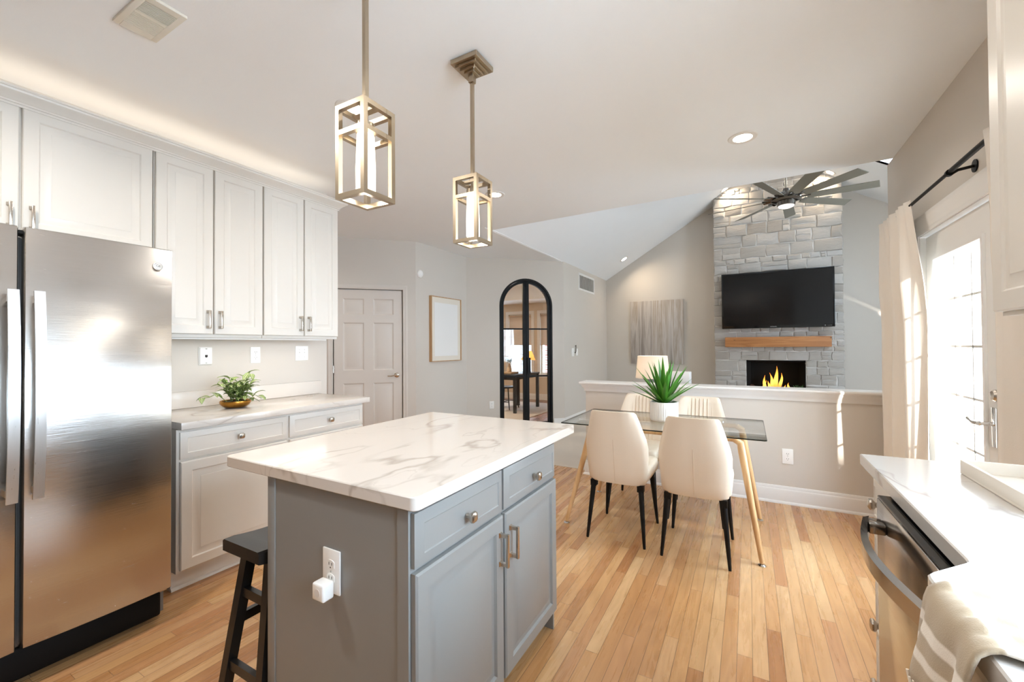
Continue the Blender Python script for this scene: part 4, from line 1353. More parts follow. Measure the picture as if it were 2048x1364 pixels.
# logs and fire
def log(p0, p1, r, label):
    m = MB(); p0, p1 = Vector(p0), Vector(p1); n = 7
    pts = [p0.lerp(p1, i/n)+Vector((0, 0, 0.008*math.sin(i*2.1))) for i in range(n+1)]
    m.tube(pts, [r*(0.92+0.1*math.sin(i*1.7)) for i in range(n+1)], 10)
    o = m.build('fire_log', bark_m); tag(o, label, 'log', 'logs in the fireplace')
log((0.16, 8.52, 0.455), (0.64, 8.50, 0.455), 0.055, 'charred log lying across the firebox floor')
log((0.22, 8.44, 0.530), (0.48, 8.58, 0.600), 0.048, 'charred log leaning toward the pale end of the firebox')
log((0.56, 8.46, 0.520), (0.36, 8.60, 0.650), 0.046, 'charred log crossing on top of the burning stack')
log((0.02, 8.44, 0.600), (0.24, 8.50, 0.500), 0.030, 'thin grey log propped at the side of the fire')
fl = thing('fire', 'orange flames rising from the logs', 'fire', (0.40, 8.50, 0.5), 0)
rs = random.Random(5)
for (fx, fz0, fh, fw, ln) in ((0.395, 0.56, 0.385, 0.075, 0.01), (0.35, 0.56, 0.27, 0.06, -0.03), (0.45, 0.58, 0.25, 0.055, 0.04), (0.245, 0.53, 0.26, 0.055, -0.02), (0.215, 0.53, 0.17, 0.04, 0.03), (0.30, 0.54, 0.15, 0.05, 0.0), (0.575, 0.53, 0.14, 0.045, 0.01), (0.535, 0.53, 0.10, 0.04, -0.02)):
    m = MB(); n = 9; ls = []
    yy = 8.42+rs.uniform(-0.02, 0.04); ph = rs.uniform(0, 6)
    for i in range(n+1):
        t = i/n
        r = fw/2*(math.sin(math.pi*min(1, 0.25+0.75*t))**0.9)*(1-t)**0.35+0.0006
        cx = fx+ln*t+0.018*math.sin(ph+4.5*t)*t; 
        ls.append([(cx+r*math.cos(2*math.pi*k/8), yy+0.6*r*math.sin(2*math.pi*k/8), fz0+fh*t) for k in range(8)])
    m.loops(ls)
    m.build('flame', flame_m, fl, world=True)
mt = MB(); mt.box((-0.352, 8.180, 1.268), (1.136, 8.352, 1.436), 0.006, 2); o = mt.build('mantel_shelf', mantel_wood); tag(o, 'honey brown wooden beam mantel on the stone chimney', 'mantel')
tv = thing('television', 'large black flat television above the wooden mantel', 'television', (0.395, 8.24, 1.584), 0)
m = MB(); m.box((-0.795, -0.012, 0.0), (0.795, 0.035, 0.950), 0.006, 2); m.build('bezel', black_gloss, tv)
m = MB(); m.box((-0.770, -0.0135, 0.045), (0.770, -0.0118, 0.926)); m.build('screen', screen_m, tv)
m = MB(); m.box((-0.25, 0.034, 0.30), (0.25, 0.092, 0.65)); m.build('wall_bracket', black_metal, tv)
text_part('brand_lettering', 'SAMSUNG', 0.020, (-0.03, -0.0128, 0.024), (R(90), 0, 0), plastic_grey, tv)
m = MB(); m.box((0.66, -0.0128, 0.020), (0.675, -0.0118, 0.030)); m.box((0.69, -0.0128, 0.0245), (0.755, -0.0118, 0.0265)); m.build('indicator', plastic_grey, tv)
fnr = thing('potted_fern', 'small pale green fern at the side of the fire', 'plant', (0.70, 8.20, 0.44), 0)
m = MB(); m.lathe([(0.035, 0.0), (0.045, 0.01), (0.055, 0.09), (0.050, 0.09), (0.048, 0.075)], (0, 0, 0), 20); m.build('pot', ceramic_white, fnr)
m = MB(); rs = random.Random(3)
for i in range(26):
    a = rs.uniform(0, 6.28); el = rs.uniform(0.2, 1.3)
    d = Vector((math.cos(a)*math.cos(el), math.sin(a)*math.cos(el), math.sin(el)))
    base = Vector((0, 0, 0.085)); L = rs.uniform(0.08, 0.14)
    for q in range(5):
        p = base+d*L*(0.35+0.15*q)
        for s in (-1, 1):
            sd = d.cross(Vector((0, 0, 1))).normalized()*s+d*0.5
            m.leaf(p, sd, (0, 0, 1), 0.030, 0.014, 0.3, 2)
m.build('foliage', fern_leaf, fnr, smooth=0)

# ------------------------------------------------------------------ ceiling fan
cf = thing('ceiling_fan', 'large grey nine-blade ceiling fan on a long downrod', 'ceiling fan', (RX, 5.679, 2.925), 0)
m = MB(); m.tube([(0, 0, 0.12), (0, 0, slope(RX)-2.925-0.08)], 0.011, 12); m.lathe([(0.055, slope(RX)-2.925-0.005), (0.06, slope(RX)-2.925-0.09), (0.02, slope(RX)-2.925-0.12), (0.012, slope(RX)-2.925-0.12)][::-1], (0, 0, 0), 24); m.build('downrod', nickel_small, cf)
m = MB(); m.lathe([(0.010, 0.155), (0.030, 0.150), (0.034, 0.118), (0.075, 0.105), (0.105, 0.075), (0.112, 0.050), (0.145, 0.046), (0.150, 0.020), (0.120, 0.004), (0.092, 0.0), (0.088, -0.042), (0.080, -0.046)][::-1], (0, 0, 0), 36); m.build('motor_housing', dark_nickel, cf)
m = MB(); m.lathe([(0.005, -0.072), (0.045, -0.070), (0.074, -0.058), (0.080, -0.046), (0.078, -0.040)], (0, 0, 0), 32); m.build('light_lens', frost, cf)
for ang in (-150, -112, -76, -44, -4, 38, 83, 126, 167):
    a = R(ang); ca, sa = math.cos(a), math.sin(a)
    def T(r, s, z):
        return (ca*r-sa*s, sa*r+ca*s, z)
    m = MB(); pit = -0.34
    rows = []
    for r, w in ((0.20, 0.046), (0.30, 0.052), (0.60, 0.056), (0.80, 0.058)):
        h = w*math.tan(pit)*0.75
        rows.append([T(r, -w, 0.030-h), T(r+(0.02 if r > 0.7 else 0), w, 0.030+h), T(r+(0.02 if r > 0.7 else 0), w, 0.036+h), T(r, -w, 0.036-h)])
    m.loops(rows)
    bl = m.build('blade', blade_grey, cf, smooth=20)
    m = MB(); m.loops([[T(r, -w, 0.024), T(r, w, 0.034), T(r, w, 0.044), T(r, -w, 0.034)] for r, w in ((0.10, 0.030), (0.16, 0.030), (0.23, 0.040))]); m.build('blade_arm', dark_nickel, bl, smooth=20)

# ------------------------------------------------------------------ console table, lamp and box behind the half wall
tb = thing('console_table', 'dark console table behind the low dividing wall', 'table', (-0.85, 4.62, 0), 0)
m = MB(); m.box((-0.52, -0.20, 0.872), (0.56, 0.20, 0.902), 0.004); m.build('tabletop', wood_dark, tb)
for sx in (-0.48, 0.52):
    for sy in (-0.16, 0.16):
        m = MB(); m.box((sx-0.02, sy-0.02, 0.004), (sx+0.02, sy+0.02, 0.872)); m.build('leg', wood_dark, tb)
tl = thing('table_lamp', 'white drum shade lamp behind the low wall', 'lamp', (-0.888, 4.62, 0.902), 0)
m = MB(); m.lathe([(0.055, 0.0), (0.062, 0.010), (0.060, 0.050), (0.030, 0.056), (0.014, 0.060), (0.012, 0.075)], (0, 0, 0), 28); m.build('base', ceramic_white, tl)
m = MB(); m.lathe([(0.173, 0.062), (0.150, 0.295), (0.148, 0.295), (0.171, 0.062)], (0, 0, 0), 40); m.build('lamp_shade', shade_cloth, tl)
lamp('lamp_bulb', 'POINT', (0, 0, 0.17), 3.0, WARM, None, tl, shadow_soft_size=0.03)
bx = MB(); bx.box((-0.690, 4.53, 0.903), (-0.515, 4.70, 1.038), 0.006); o = bx.build('storage_box', ceramic_white); tag(o, 'small white box behind the spiky plant', 'box')

# ------------------------------------------------------------------ glass dining table
dt = thing('dining_table', 'rectangular clear glass table on splayed oak legs', 'table', (-0.565, 3.28, 0), 0)
m = MB()
poly = rounded_rect(-1.210, 2.878, 0.090, 3.640, 0.014, 4)
q = [(x+0.003*(1 if x < -0.565 else -1), y+0.003*(1 if y < 3.27 else -1)) for x, y in poly]
V = [[(x, y, z) for x, y in p] for p, z in ((q, 0.7420), (poly, 0.7435), (poly, 0.7485), (q, 0.750))]
m.mi = 1
m.loops(V, cap0=False, cap1=False)
m.mi = 0
vv = m.bm.verts; vv.ensure_lookup_table(); n = len(poly)
m.bm.faces.new([vv[i] for i in reversed(range(n))]); m.bm.faces.new([vv[3*n+i] for i in range(n)])
m.build('tabletop', [table_glass, glass_edge], dt, world=True, smooth=0)
feet = {(-1, -1): (-1.190, 2.935), (1, -1): (0.056, 2.912), (1, 1): (0.060, 3.655), (-1, 1): (-1.182, 3.690)}
tops = {}
for k, (fx, fy) in feet.items():
    tx = (-1.030 if k[0] < 0 else -0.045); ty = 3.02 if k[1] < 0 else 3.52
    a = Vector((fx, fy, 0.016)); b = Vector((tx-k[0]*0.006, ty, 0.690)); c = Vector((tx-k[0]*0.04, ty, 0.712)); tops[k] = c
    m = MB(); m.tube([a, a.lerp(b, 0.5), a.lerp(b, 0.93), b, c], [0.0135, 0.0185, 0.0225, 0.022, 0.019], 16)
    lg = m.build('leg', leg_wood, dt, world=True)
    m = MB(); m.lathe([(0.010, 0.0), (0.021, 0.0), (0.022, 0.004), (0.014, 0.010), (0.009, 0.013), (0.009, 0.020)], (fx-dt.location.x, fy-dt.location.y, 0.0), 20)
    m.build('foot_pad', chrome, lg, label='chrome levelling foot')
for s in (-1, 1):
    m = MB(); m.tube([tops[(-1, s)], tops[(1, s)]], 0.017, 14); m.build('rail', leg_wood, dt, world=True)
for (x, y) in ((-0.90, 3.02), (-0.18, 3.02), (-0.90, 3.52), (-0.18, 3.52)):
    m = MB(); m.lathe([(0.004, 0.728), (0.017, 0.728), (0.017, 0.7418), (0.004, 0.7418)], (x-dt.location.x, y-dt.location.y, 0), 18); m.build('glass_pad', chrome, dt)

# ------------------------------------------------------------------ dining chairs (local: faces +y)
GC = 'cream leatherette dining chairs around the glass table'
def make_chair():
    t = thing('dining_chair', '', 'chair', (0, 0, 0), 0, GC)
    # back shell: rows bottom to top: z, half width, y of the rear face
    m = MB()
    prof = [(0.385, 0.175, -0.205), (0.40, 0.188, -0.212), (0.47, 0.199, -0.222), (0.56, 0.207, -0.236), (0.635, 0.209, -0.250), (0.69, 0.200, -0.260), (0.76, 0.180, -0.274), (0.83, 0.160, -0.288), (0.862, 0.150, -0.294), (0.876, 0.138, -0.297)]
    rows = []
    for i, (z, w, y) in enumerate(prof):
        th = 0.075 - 0.030*(z-0.385)/0.49
        if i in (0, len(prof)-1):
            th *= 0.55
        nx = 12
        back = []; frnt = []
        for k in range(nx+1):
            u = -1+2*k/nx
            wing = 0.050*max(0, abs(u)-0.35)**1.7*2.2*(0.4+0.6*math.sin(math.pi*(z-0.36)/0.56))
            e = 1.0 if abs(u) < 0.99 else 0.55
            back.append((u*w, y+wing+(0.012 if abs(u) > 0.99 else 0), z))
            frnt.append((u*w, y+wing+th*e, z))
        rows.append(back+frnt[::-1])
    m.loops(rows)
    bk = m.build('backrest', cream_leather, t, smooth=60)
    # stitched channels on the front, seam on the back
    m = MB()
    for k in range(-3, 4):
        pts = []
        for (z, w, y) in prof[2:-1]:
            x = k*0.030
            th = 0.075-0.030*(z-0.385)/0.49
            pts.append((x, y+th+0.0005+0.002, z))
        m.tube(pts, 0.0030, 6)
    m.build('channel_seams', seam_m, bk)
    m = MB(); m.tube([(0, y-0.0006, z) for z, w, y in prof[1:6]], 0.0022, 6); m.build('back_seam', seam_m, bk)
    m = MB()
    sl = []
    for z, g in ((0.400, 0.018), (0.412, 0.004), (0.45, 0.0), (0.478, 0.004), (0.492, 0.016), (0.497, 0.034)):
        sl.append([(x, y, z) for x, y in rounded_rect(-0.205+g, -0.178+g*0.2, 0.205-g, 0.235-g, 0.05-min(g, 0.03), 5)])
    m.loops(sl)
    m.build('seat', cream_leather, t, smooth=60)
    m = MB(); m.box((-0.165, -0.165, 0.378), (0.165, 0.195, 0.4005), 0.004); m.build('seat_frame', black_metal, t)
    for sx in (-1, 1):
        for sy in (-1, 1):
            top = Vector((sx*0.158, -0.168 if sy < 0 else 0.185, 0.386)); ft = Vector((sx*0.190, sy*0.226, 0.0))
            m = MB(); m.tube([ft, ft+(top-ft)*0.03, ft.lerp(top, 0.5), top], [0.0085, 0.0095, 0.0145, 0.0185], 14)
            m.box((sx*0.158-0.020, top.y-0.022, 0.345), (sx*0.158+0.020, top.y+0.022, 0.386))
            m.build('leg', black_metal, t)
    return t
chair = make_chair()
spots = [(-0.788, 3.015, 0, 'cream chair seen from behind, at the hallway end of the glass table'),
         (-0.298, 2.985, 0, 'cream chair seen from behind, at the patio end of the glass table'),
         (-0.820, 3.600, 180, 'cream ribbed-back chair against the half wall, at the hallway end'),
         (-0.358, 3.590, 180, 'cream ribbed-back chair against the half wall, behind the spiky plant')]
for i, (x, y, r, lab) in enumerate(spots):
    c = chair if i == 0 else copy_tree(chair)
    c.location = (x, y, 0)
    c.rotation_euler = (0, 0, R(r))
    c['label'] = lab

# ------------------------------------------------------------------ spiky plant on the table
sp_ = thing('potted_plant', 'spiky green agave in a ribbed white pot on the glass table', 'plant', (-0.552, 3.285, 0.7505), 0)
m = MB(); m.lathe([(0.080, 0.0), (0.094, 0.004), (0.099, 0.020), (0.099, 0.138), (0.097, 0.142), (0.090, 0.142), (0.089, 0.118)], (0, 0, 0), 160, 40, 0.010); m.build('pot', ceramic_white, sp_, smooth=60)
m = MB(); m.lathe([(0.0885, 0.112), (0.0885, 0.122), (0.01, 0.126)], (0, 0, 0), 32); m.build('soil', soil_m, sp_)
m = MB(); rs = random.Random(11)
for i in range(34):
    a = i*2.39996; t = i/33
    el = R(84-56*t**1.0)
    d = Vector((math.cos(a)*math.cos(el), math.sin(a)*math.cos(el), math.sin(el)))
    up = Vector((-math.cos(a)*math.sin(el), -math.sin(a)*math.sin(el), math.cos(el)))
    L = (0.335-0.045*t)*rs.uniform(0.88, 1.06)
    m.leaf((math.cos(a)*0.016, math.sin(a)*0.016, 0.118+0.02*(1-t)), d, up, L, 0.038, -0.10+0.30*t, 8, 0.20, 0.0, 0.75)
m.build('foliage', agave_leaf, sp_, smooth=0)

# ------------------------------------------------------------------ trailing plant in the gold bowl
gp = thing('potted_plant', 'trailing striped-leaf plant in a shallow gold bowl', 'plant', (-2.985, 1.555, 0.9145), 0)
m = MB(); m.lathe([(0.040, 0.0), (0.062, 0.003), (0.082, 0.018), (0.091, 0.036), (0.090, 0.046), (0.086, 0.047), (0.083, 0.036)], (0, 0, 0), 40); m.build('bowl', gold_m, gp)
m = MB(); m.lathe([(0.083, 0.032), (0.082, 0.040), (0.01, 0.046)], (0, 0, 0), 28); m.build('soil', soil_m, gp)
m = MB(); rs = random.Random(19); stems = MB()
def sprig(pts, n, L):
    pts = [Vector(p) for p in pts]
    stems.tube(pts, 0.0022, 6)
    tot = len(pts)-1
    for k in range(n):
        t = (k+0.7)/n*tot
        i = min(int(t), tot-1)
        p = pts[i].lerp(pts[i+1], t-i)
        td = (pts[i+1]-pts[i]).normalized()
        sd = td.cross(Vector((0, 0, 1)))
        sd = sd.normalized() if sd.length > 0.05 else Vector((1, 0, 0))
        ang = rs.uniform(-0.5, 0.5)+(math.pi if k % 2 else 0)
        d = (sd*math.cos(ang)+Vector((0, 0, 0.55))*rs.uniform(0.2, 1.1)+td*0.6+Vector((0.3, 0, 0)))
        m.leaf(p, d, (rs.uniform(-.2, .2), rs.uniform(-.2, .2), 1), L*rs.uniform(0.85, 1.2), L*0.44, rs.uniform(0.6, 1.7), 6, 0.16, 0.0, 0.35)
for i in range(21):
    a = rs.uniform(0, 2*math.pi)
    h = rs.uniform(0.06, 0.17)
    o = rs.uniform(0.03, 0.085)
    c, s = math.cos(a), math.sin(a)
    sprig([(c*0.025, s*0.025, 0.035), (c*o*0.7, s*o*0.7, 0.035+h*0.7), (c*o*1.25, s*o*1.25, 0.035+h)], 4, 0.078)
sprig([(0.0, 0.03, 0.04), (-0.01, 0.07, 0.14), (-0.02, 0.085, 0.225)], 5, 0.080)
sprig([(0.0, 0.05, 0.04), (0.0, 0.085, 0.12), (0.0, 0.115, 0.185)], 4, 0.080)
sprig([(0.0, -0.05, 0.04), (0.0, -0.115, 0.10), (0.01, -0.160, 0.085), (0.01, -0.215, 0.080)], 4, 0.082)
sprig([(0.0, -0.02, 0.04), (0.0, -0.06, 0.13), (0.02, -0.12, 0.165)], 4, 0.080)
sprig([(0.05, 0.0, 0.04), (0.09, 0.01, 0.09), (0.11, 0.02, 0.06)], 4, 0.080)
sprig([(0.05, 0.05, 0.04), (0.08, 0.08, 0.08), (0.09, 0.12, 0.05)], 4, 0.080)
m.build('foliage', striped_leaf, gp, smooth=0)
stems.build('stems', mat('green_stem', rgb(112, 128, 62), 0.6), gp)

# ------------------------------------------------------------------ curtain rod and curtains
rod = thing('curtain_rod', 'thin black telescoping curtain rod above the patio door', 'curtain rod', (0.85, 2.9, 2.131), 0)
m = MB(); m.tube([(0, -0.30, 0), (0, 1.08, 0)], 0.0085, 14); m.tube([(0, -1.05, 0), (0, -0.14, 0)], 0.0115, 14); m.lathe([(0.0, -0.01), (0.014, 0.0), (0.0, 0.01)], (0, -1.06, 0), 12); m.build('pole', black_metal, rod)
for y in (-0.115, 0.99):
    m = MB()
    m.disc([(0.016, 0.0885), (0.030, 0.0885), (0.030, 0.084), (0.008, 0.083)], (0, y, 0.012), (1, 0, 0), 18)
    m.tube([(0.086, y, 0.012), (0.03, y, 0.004), (0.0, y, -0.014)], 0.007, 10)
    m.tube([(0, y-0.009, -0.004), (0, y+0.009, -0.004)], 0.0165, 14)
    m.build('bracket', black_metal, rod)
def curtain(name, label, y0t, y1t, y0b, y1b, zt, zb, folds, amp, xc, xt, phase=0.0, flare=0.0):
    """pleated cloth, with thickness"""
    nz, ny = 26, folds*12
    front, backs = [], []
    for j in range(nz+1):
        t = j/nz
        z = zt+(zb-zt)*t
        y0 = y0t+(y0b-y0t)*t; y1 = y1t+(y1b-y1t)*t
        gather = 0.12+0.88*min(1, max(0, t-0.02)*5)
        row = []
        for i in range(ny+1):
            s = i/ny
            a = phase+s*folds*2*math.pi
            x = xt+(xc-xt)*min(1, t*3)+amp*gather*math.sin(a+0.5*math.sin(3*t+s*4))+0.25*amp*math.sin(2.3*a+4*t)
            row.append((x, y0+(y1-y0)*s+0.010*math.sin(a*0.7+5*t), z))
        front.append(row)
    m = MB()
    m.loops(front, closed=False)
    o = m.build(name, curtain_m, None, smooth=80)
    md_ = o.modifiers.new('cloth_thickness', 'SOLIDIFY'); md_.thickness = 0.003
    tag(o, label, 'curtain', 'cream curtains at the patio door')
    return o
curtain('curtain', 'cream curtain gathered between the patio door and the half wall', 3.315, 3.925, 3.33, 4.03, 2.158, 0.012, 3, 0.038, 0.878, 0.832, 0.4)
curtain('curtain', 'cream curtain panel hanging past the beige tray and upper cabinet', 2.00, 2.40, 1.99, 2.42, 2.158, 0.012, 2, 0.034, 0.872, 0.832, 1.2)

# ------------------------------------------------------------------ right counter run
XF = 0.365
rb = thing('base_cabinet', 'white three-drawer base cabinet at the patio end of the dishwasher', 'cabinet', (XF, 1.900, 0), -90)   # local x = 1.90 - Y
m = MB(); m.box((0.012, 0.0205, 0.1), (0.300, 0.570, 0.8745)); m.box((0.0, 0.010, 0.0), (0.012, 0.570, 0.8745)); m.box((0.012, 0.075, 0.0), (0.300, 0.55, 0.1)); m.build('body', cab_white, rb)
for z0, z1, kz in ((0.700, 0.862, 0.790), (0.508, 0.690, 0.598), (0.315, 0.498, 0.402), (0.118, 0.305, 0.21)):
    d = front(rb, 'drawer', 0.016, z0, 0.290, z1, DRAWER, cab_white)
    square_knob(d, 0.135, kz)
dw = thing('dishwasher', 'stainless dishwasher with a black control strip under the counter', 'dishwasher', (0.320, 1.596, 0), -90)   # local x = 1.596 - Y, y = X - 0.32
W3 = 0.600
m = MB(); m.box((0.004, 0.070, 0.03), (W3-0.004, 0.60, 0.868)); m.box((0.01, 0.10, 0.0), (W3-0.01, 0.50, 0.03)); m.build('tub', black_plastic, dw)
m = MB(); m.box((0.001, 0.0, 0.105), (W3-0.001, 0.062, 0.8640), 0.004, 2); m.build('door', steel_dw, dw)
m = MB(); m.box((0.001, 0.002, 0.8642), (W3-0.001, 0.064, 0.8705), 0.002, 1); cpn = m.build('control_panel', black_gloss, dw)
m = MB()
for i in range(11):
    x = 0.07+i*0.040
    m.box((x, 0.034, 0.8706), (x+0.016, 0.037, 0.8710))
    if i % 2:
        m.box((x+0.002, 0.042, 0.8706), (x+0.010, 0.044, 0.8710))
m.build('button_marks', plastic_grey, cpn)
m = MB(); m.box((0.010, 0.08, 0.005), (W3-0.010, 0.092, 0.100)); m.build('kick_plate', black_plastic, dw)
m = MB(); n = 20; ls = []
for i in range(n+1):
    t = i/n; x = 0.045+(W3-0.09)*t
    y = -0.038-0.040*math.sin(math.pi*t)
    ls.append([(x, y, 0.776), (x, y-0.002, 0.814), (x, y+0.012, 0.820), (x, y+0.014, 0.776)])
m.loops(ls)
for x in (0.045, W3-0.045-0.055):
    m.box((x, -0.036, 0.788), (x+0.055, 0.0, 0.816), 0.003, 2)
m.build('handle', steel_dw, dw, label='bowed steel handle bar')
sb = thing('sink_cabinet', 'white bumped-out sink base cabinet beneath the striped towel', 'cabinet', (0.285, 0.985, 0), -90)
m = MB(); m.box((0.0, 0.0205, 0.1), (0.96, 0.65, 0.8745)); m.box((0.0, 0.08, 0.0), (0.96, 0.6, 0.1)); m.build('body', cab_white, sb)
for a, b_ in ((0.006, 0.476), (0.484, 0.954)):
    front(sb, 'drawer', a, 0.714, b_, 0.860, DRAWER, cab_white)
    d = front(sb, 'door', a, 0.118, b_, 0.700, PANEL, cab_white)
    bar_pull(d, b_-0.03 if a < 0.1 else a+0.03, 0.55, 0.662)
bc = thing('base_cabinet', 'white base cabinets behind the sink, out past the towel', 'cabinet', (XF, 0.020, 0), -90)
m = MB(); m.box((0.0, 0.0205, 0.1), (1.5, 0.57, 0.8745)); m.box((0.0, 0.08, 0.0), (1.5, 0.55, 0.1)); m.build('body', cab_white, bc)
for i in range(3):
    front(bc, 'door', 0.006+i*0.5, 0.118, 0.494+i*0.5, 0.860, PANEL, cab_white)
m = MB()
poly = [(0.938, -1.60), (0.938, 1.955), (0.346, 1.945), (0.344, 1.090), (0.342, 1.076), (0.334, 1.066), (0.272, 0.998), (0.264, 0.985), (0.262, 0.970), (0.262, 0.04), (0.344, -0.02), (0.344, -1.60)]
slab(m, poly, 0.8755, 0.914)
o = m.build('countertop', quartz_b); tag(o, 'white quartz counter over the dishwasher with a bumped-out sink front', 'countertop')
uc = thing('wall_cabinet', 'white wall cabinet over the counter by the patio door', 'cabinet', (0.600, 1.700, 1.385), -90)
m = MB(); m.box((0.0, 0.0215, 0), (0.42, 0.338, 1.065)); m.build('body', cab_white, uc)
for a, b_ in ((0.004, 0.416),):
    d = front(uc, 'door', a, 0.012, b_, 1.055, PANEL, cab_white)
    bar_pull(d, b_-0.03 if a < 0.1 else a+0.03, 0.06, 0.172)
m = MB(); m.box((0.03, 0.05, -0.018), (0.40, 0.30, -0.0005)); m.build('light_rail', cab_white, uc)
# tray
tr = thing('tray', 'square beige lacquered tray on the counter by the patio door', 'tray', (0.747, 1.60, 0.9145), 0)
m = MB(); hx, hy, h = 0.190, 0.190, 0.042
m.box((-hx, -hy, 0.0), (hx, hy, 0.008), 0.002)
for a, b_ in (((-hx, -hy), (-hx+0.010, hy)), ((hx-0.010, -hy), (hx, hy)), ((-hx+0.010, -hy), (hx-0.010, -hy+0.010)), ((-hx+0.010, hy-0.010), (hx-0.010, hy))):
    m.box((a[0], a[1], 0.006), (b_[0], b_[1], h), 0.002)
m.build('body', tray_m, tr)
m = MB()
for y in (-0.06, 0.06):
    m.box((hx-0.0125, y-0.008, 0.020), (hx-0.0095, y+0.008, 0.026))
m.build('handle_slot', slot_dark, tr)

# ------------------------------------------------------------------ towel draped over the counter edge
tw = thing('towel', 'cream and tan striped towel with fringe draped over the counter edge', 'towel', (0.30, 0.86, 0.9145), 0)
m = MB(); m.uv = m.bm.loops.layers.uv.new('UVMap')
rs = random.Random(2)
nu, nv = 44, 24
grid = []
edge_x = 0.262
for i in range(nu+1):
    u = i/nu
    row = []
    for j in range(nv+1):
        v = j/nv
        s_ = u*0.50
        hang = 0.140
        fold = math.sin(v*10.0+1.0)*0.006+math.sin(v*19+s_*9)*0.0025
        y = 0.930-0.172*v
        if s_ < hang:
            dz = hang-s_
            k = dz/hang
            x = edge_x-0.012*min(1, dz/0.02)-0.020*math.sin(min(1, k)*1.5)+fold*2.2*k
            z = 0.922-0.010*min(1, dz/0.02)**2-max(0, dz-0.012)*0.98
            y = y+0.022*k*(0.9-1.4*v)
        else:
            r = s_-hang
            x = edge_x+r*0.96; y = y-r*0.27
            z = 0.9215+abs(fold)*0.9+0.003*math.sin(v*23+r*14)**2
        row.append((x, y, z))
    grid.append(row)
vts = [[m.bm.verts.new(p) for p in r] for r in grid]
for i in range(nu):
    for j in range(nv):
        f = m.bm.faces.new((vts[i][j], vts[i+1][j], vts[i+1][j+1], vts[i][j+1]))
        for lp, (a, b_) in zip(f.loops, ((i, j), (i+1, j), (i+1, j+1), (i, j+1))):
            lp[m.uv].uv = (a/nu, b_/nv)
o = m.build('cloth', towel_m, tw, world=True, smooth=80)
md_ = o.modifiers.new('thickness', 'SOLIDIFY'); md_.thickness = 0.006; md_.offset = 0
m = MB()
for j in range(0, nv+1):
    p = Vector(grid[0][j])
    for q in range(2):
        p2 = p+Vector((rs.uniform(-0.006, 0.006), rs.uniform(-0.005, 0.005), 0.002))
        L = rs.uniform(0.030, 0.052)
        dx, dy = rs.uniform(-0.010, 0.012), rs.uniform(-0.012, 0.012)
        m.tube([p2, p2+Vector((dx*0.3, dy*0.4, -L*0.4)), p2+Vector((dx, dy, -L*0.8)), p2+Vector((dx*1.2, dy*1.5, -L))], [0.0022, 0.0034, 0.0030, 0.0014], 6)
m.build('fringe', mat('cream_fringe', rgb(236, 228, 214), 0.95), tw, world=True)

# ------------------------------------------------------------------ the study seen through the arched door
m = MB(); m.box((-6.9, 4.9, 0), (-6.78, 9.5, 2.67)); struct('wall_study_side', m, study_wall)
m = MB(); m.prism([(-6.9, 4.78), (-3.95, 4.78), (-3.95, 4.9), (-6.9, 4.9)], 0, 2.67); struct('wall_study_front', m, study_wall)
m = MB(); m.box((-2.760, 6.44, 0), (-2.742, 9.3, 2.67)); struct('wall_study_party', m, study_wall)
SWY = 9.30
WIN = [(-6.30, -5.56), (-5.30, -4.66), (-4.42, -3.80)]
m = MB()
xs = [-6.9]+[v for w in WIN for v in w]+[-2.74]
z0, z1 = 0.62, 2.10
m.box((-6.9, SWY, 0), (-2.74, SWY+0.14, z0)); m.box((-6.9, SWY, z1), (-2.74, SWY+0.14, 2.67))
for i in range(0, len(xs), 2):
    m.box((xs[i], SWY, z0), (xs[i+1], SWY+0.14, z1))
struct('wall_study_back', m, study_wall)
m = MB(); m.prism([(-6.9, 4.78), (-3.95, 4.78), (-2.62, 6.46), (-2.62, 9.44), (-6.9, 9.44)], 2.672, 2.70); struct('ceiling_study', m, ceil_m)
m = MB(); m.box((-6.78, 8.45, 2.36), (-2.762, 9.298, 2.671)); struct('ceiling_bay', m, ceil_m)
m = MB(); m.sweep([(-6.77, 9.30), (-2.765, 9.30)], base_prof); struct('baseboard_study', m, trim_white)
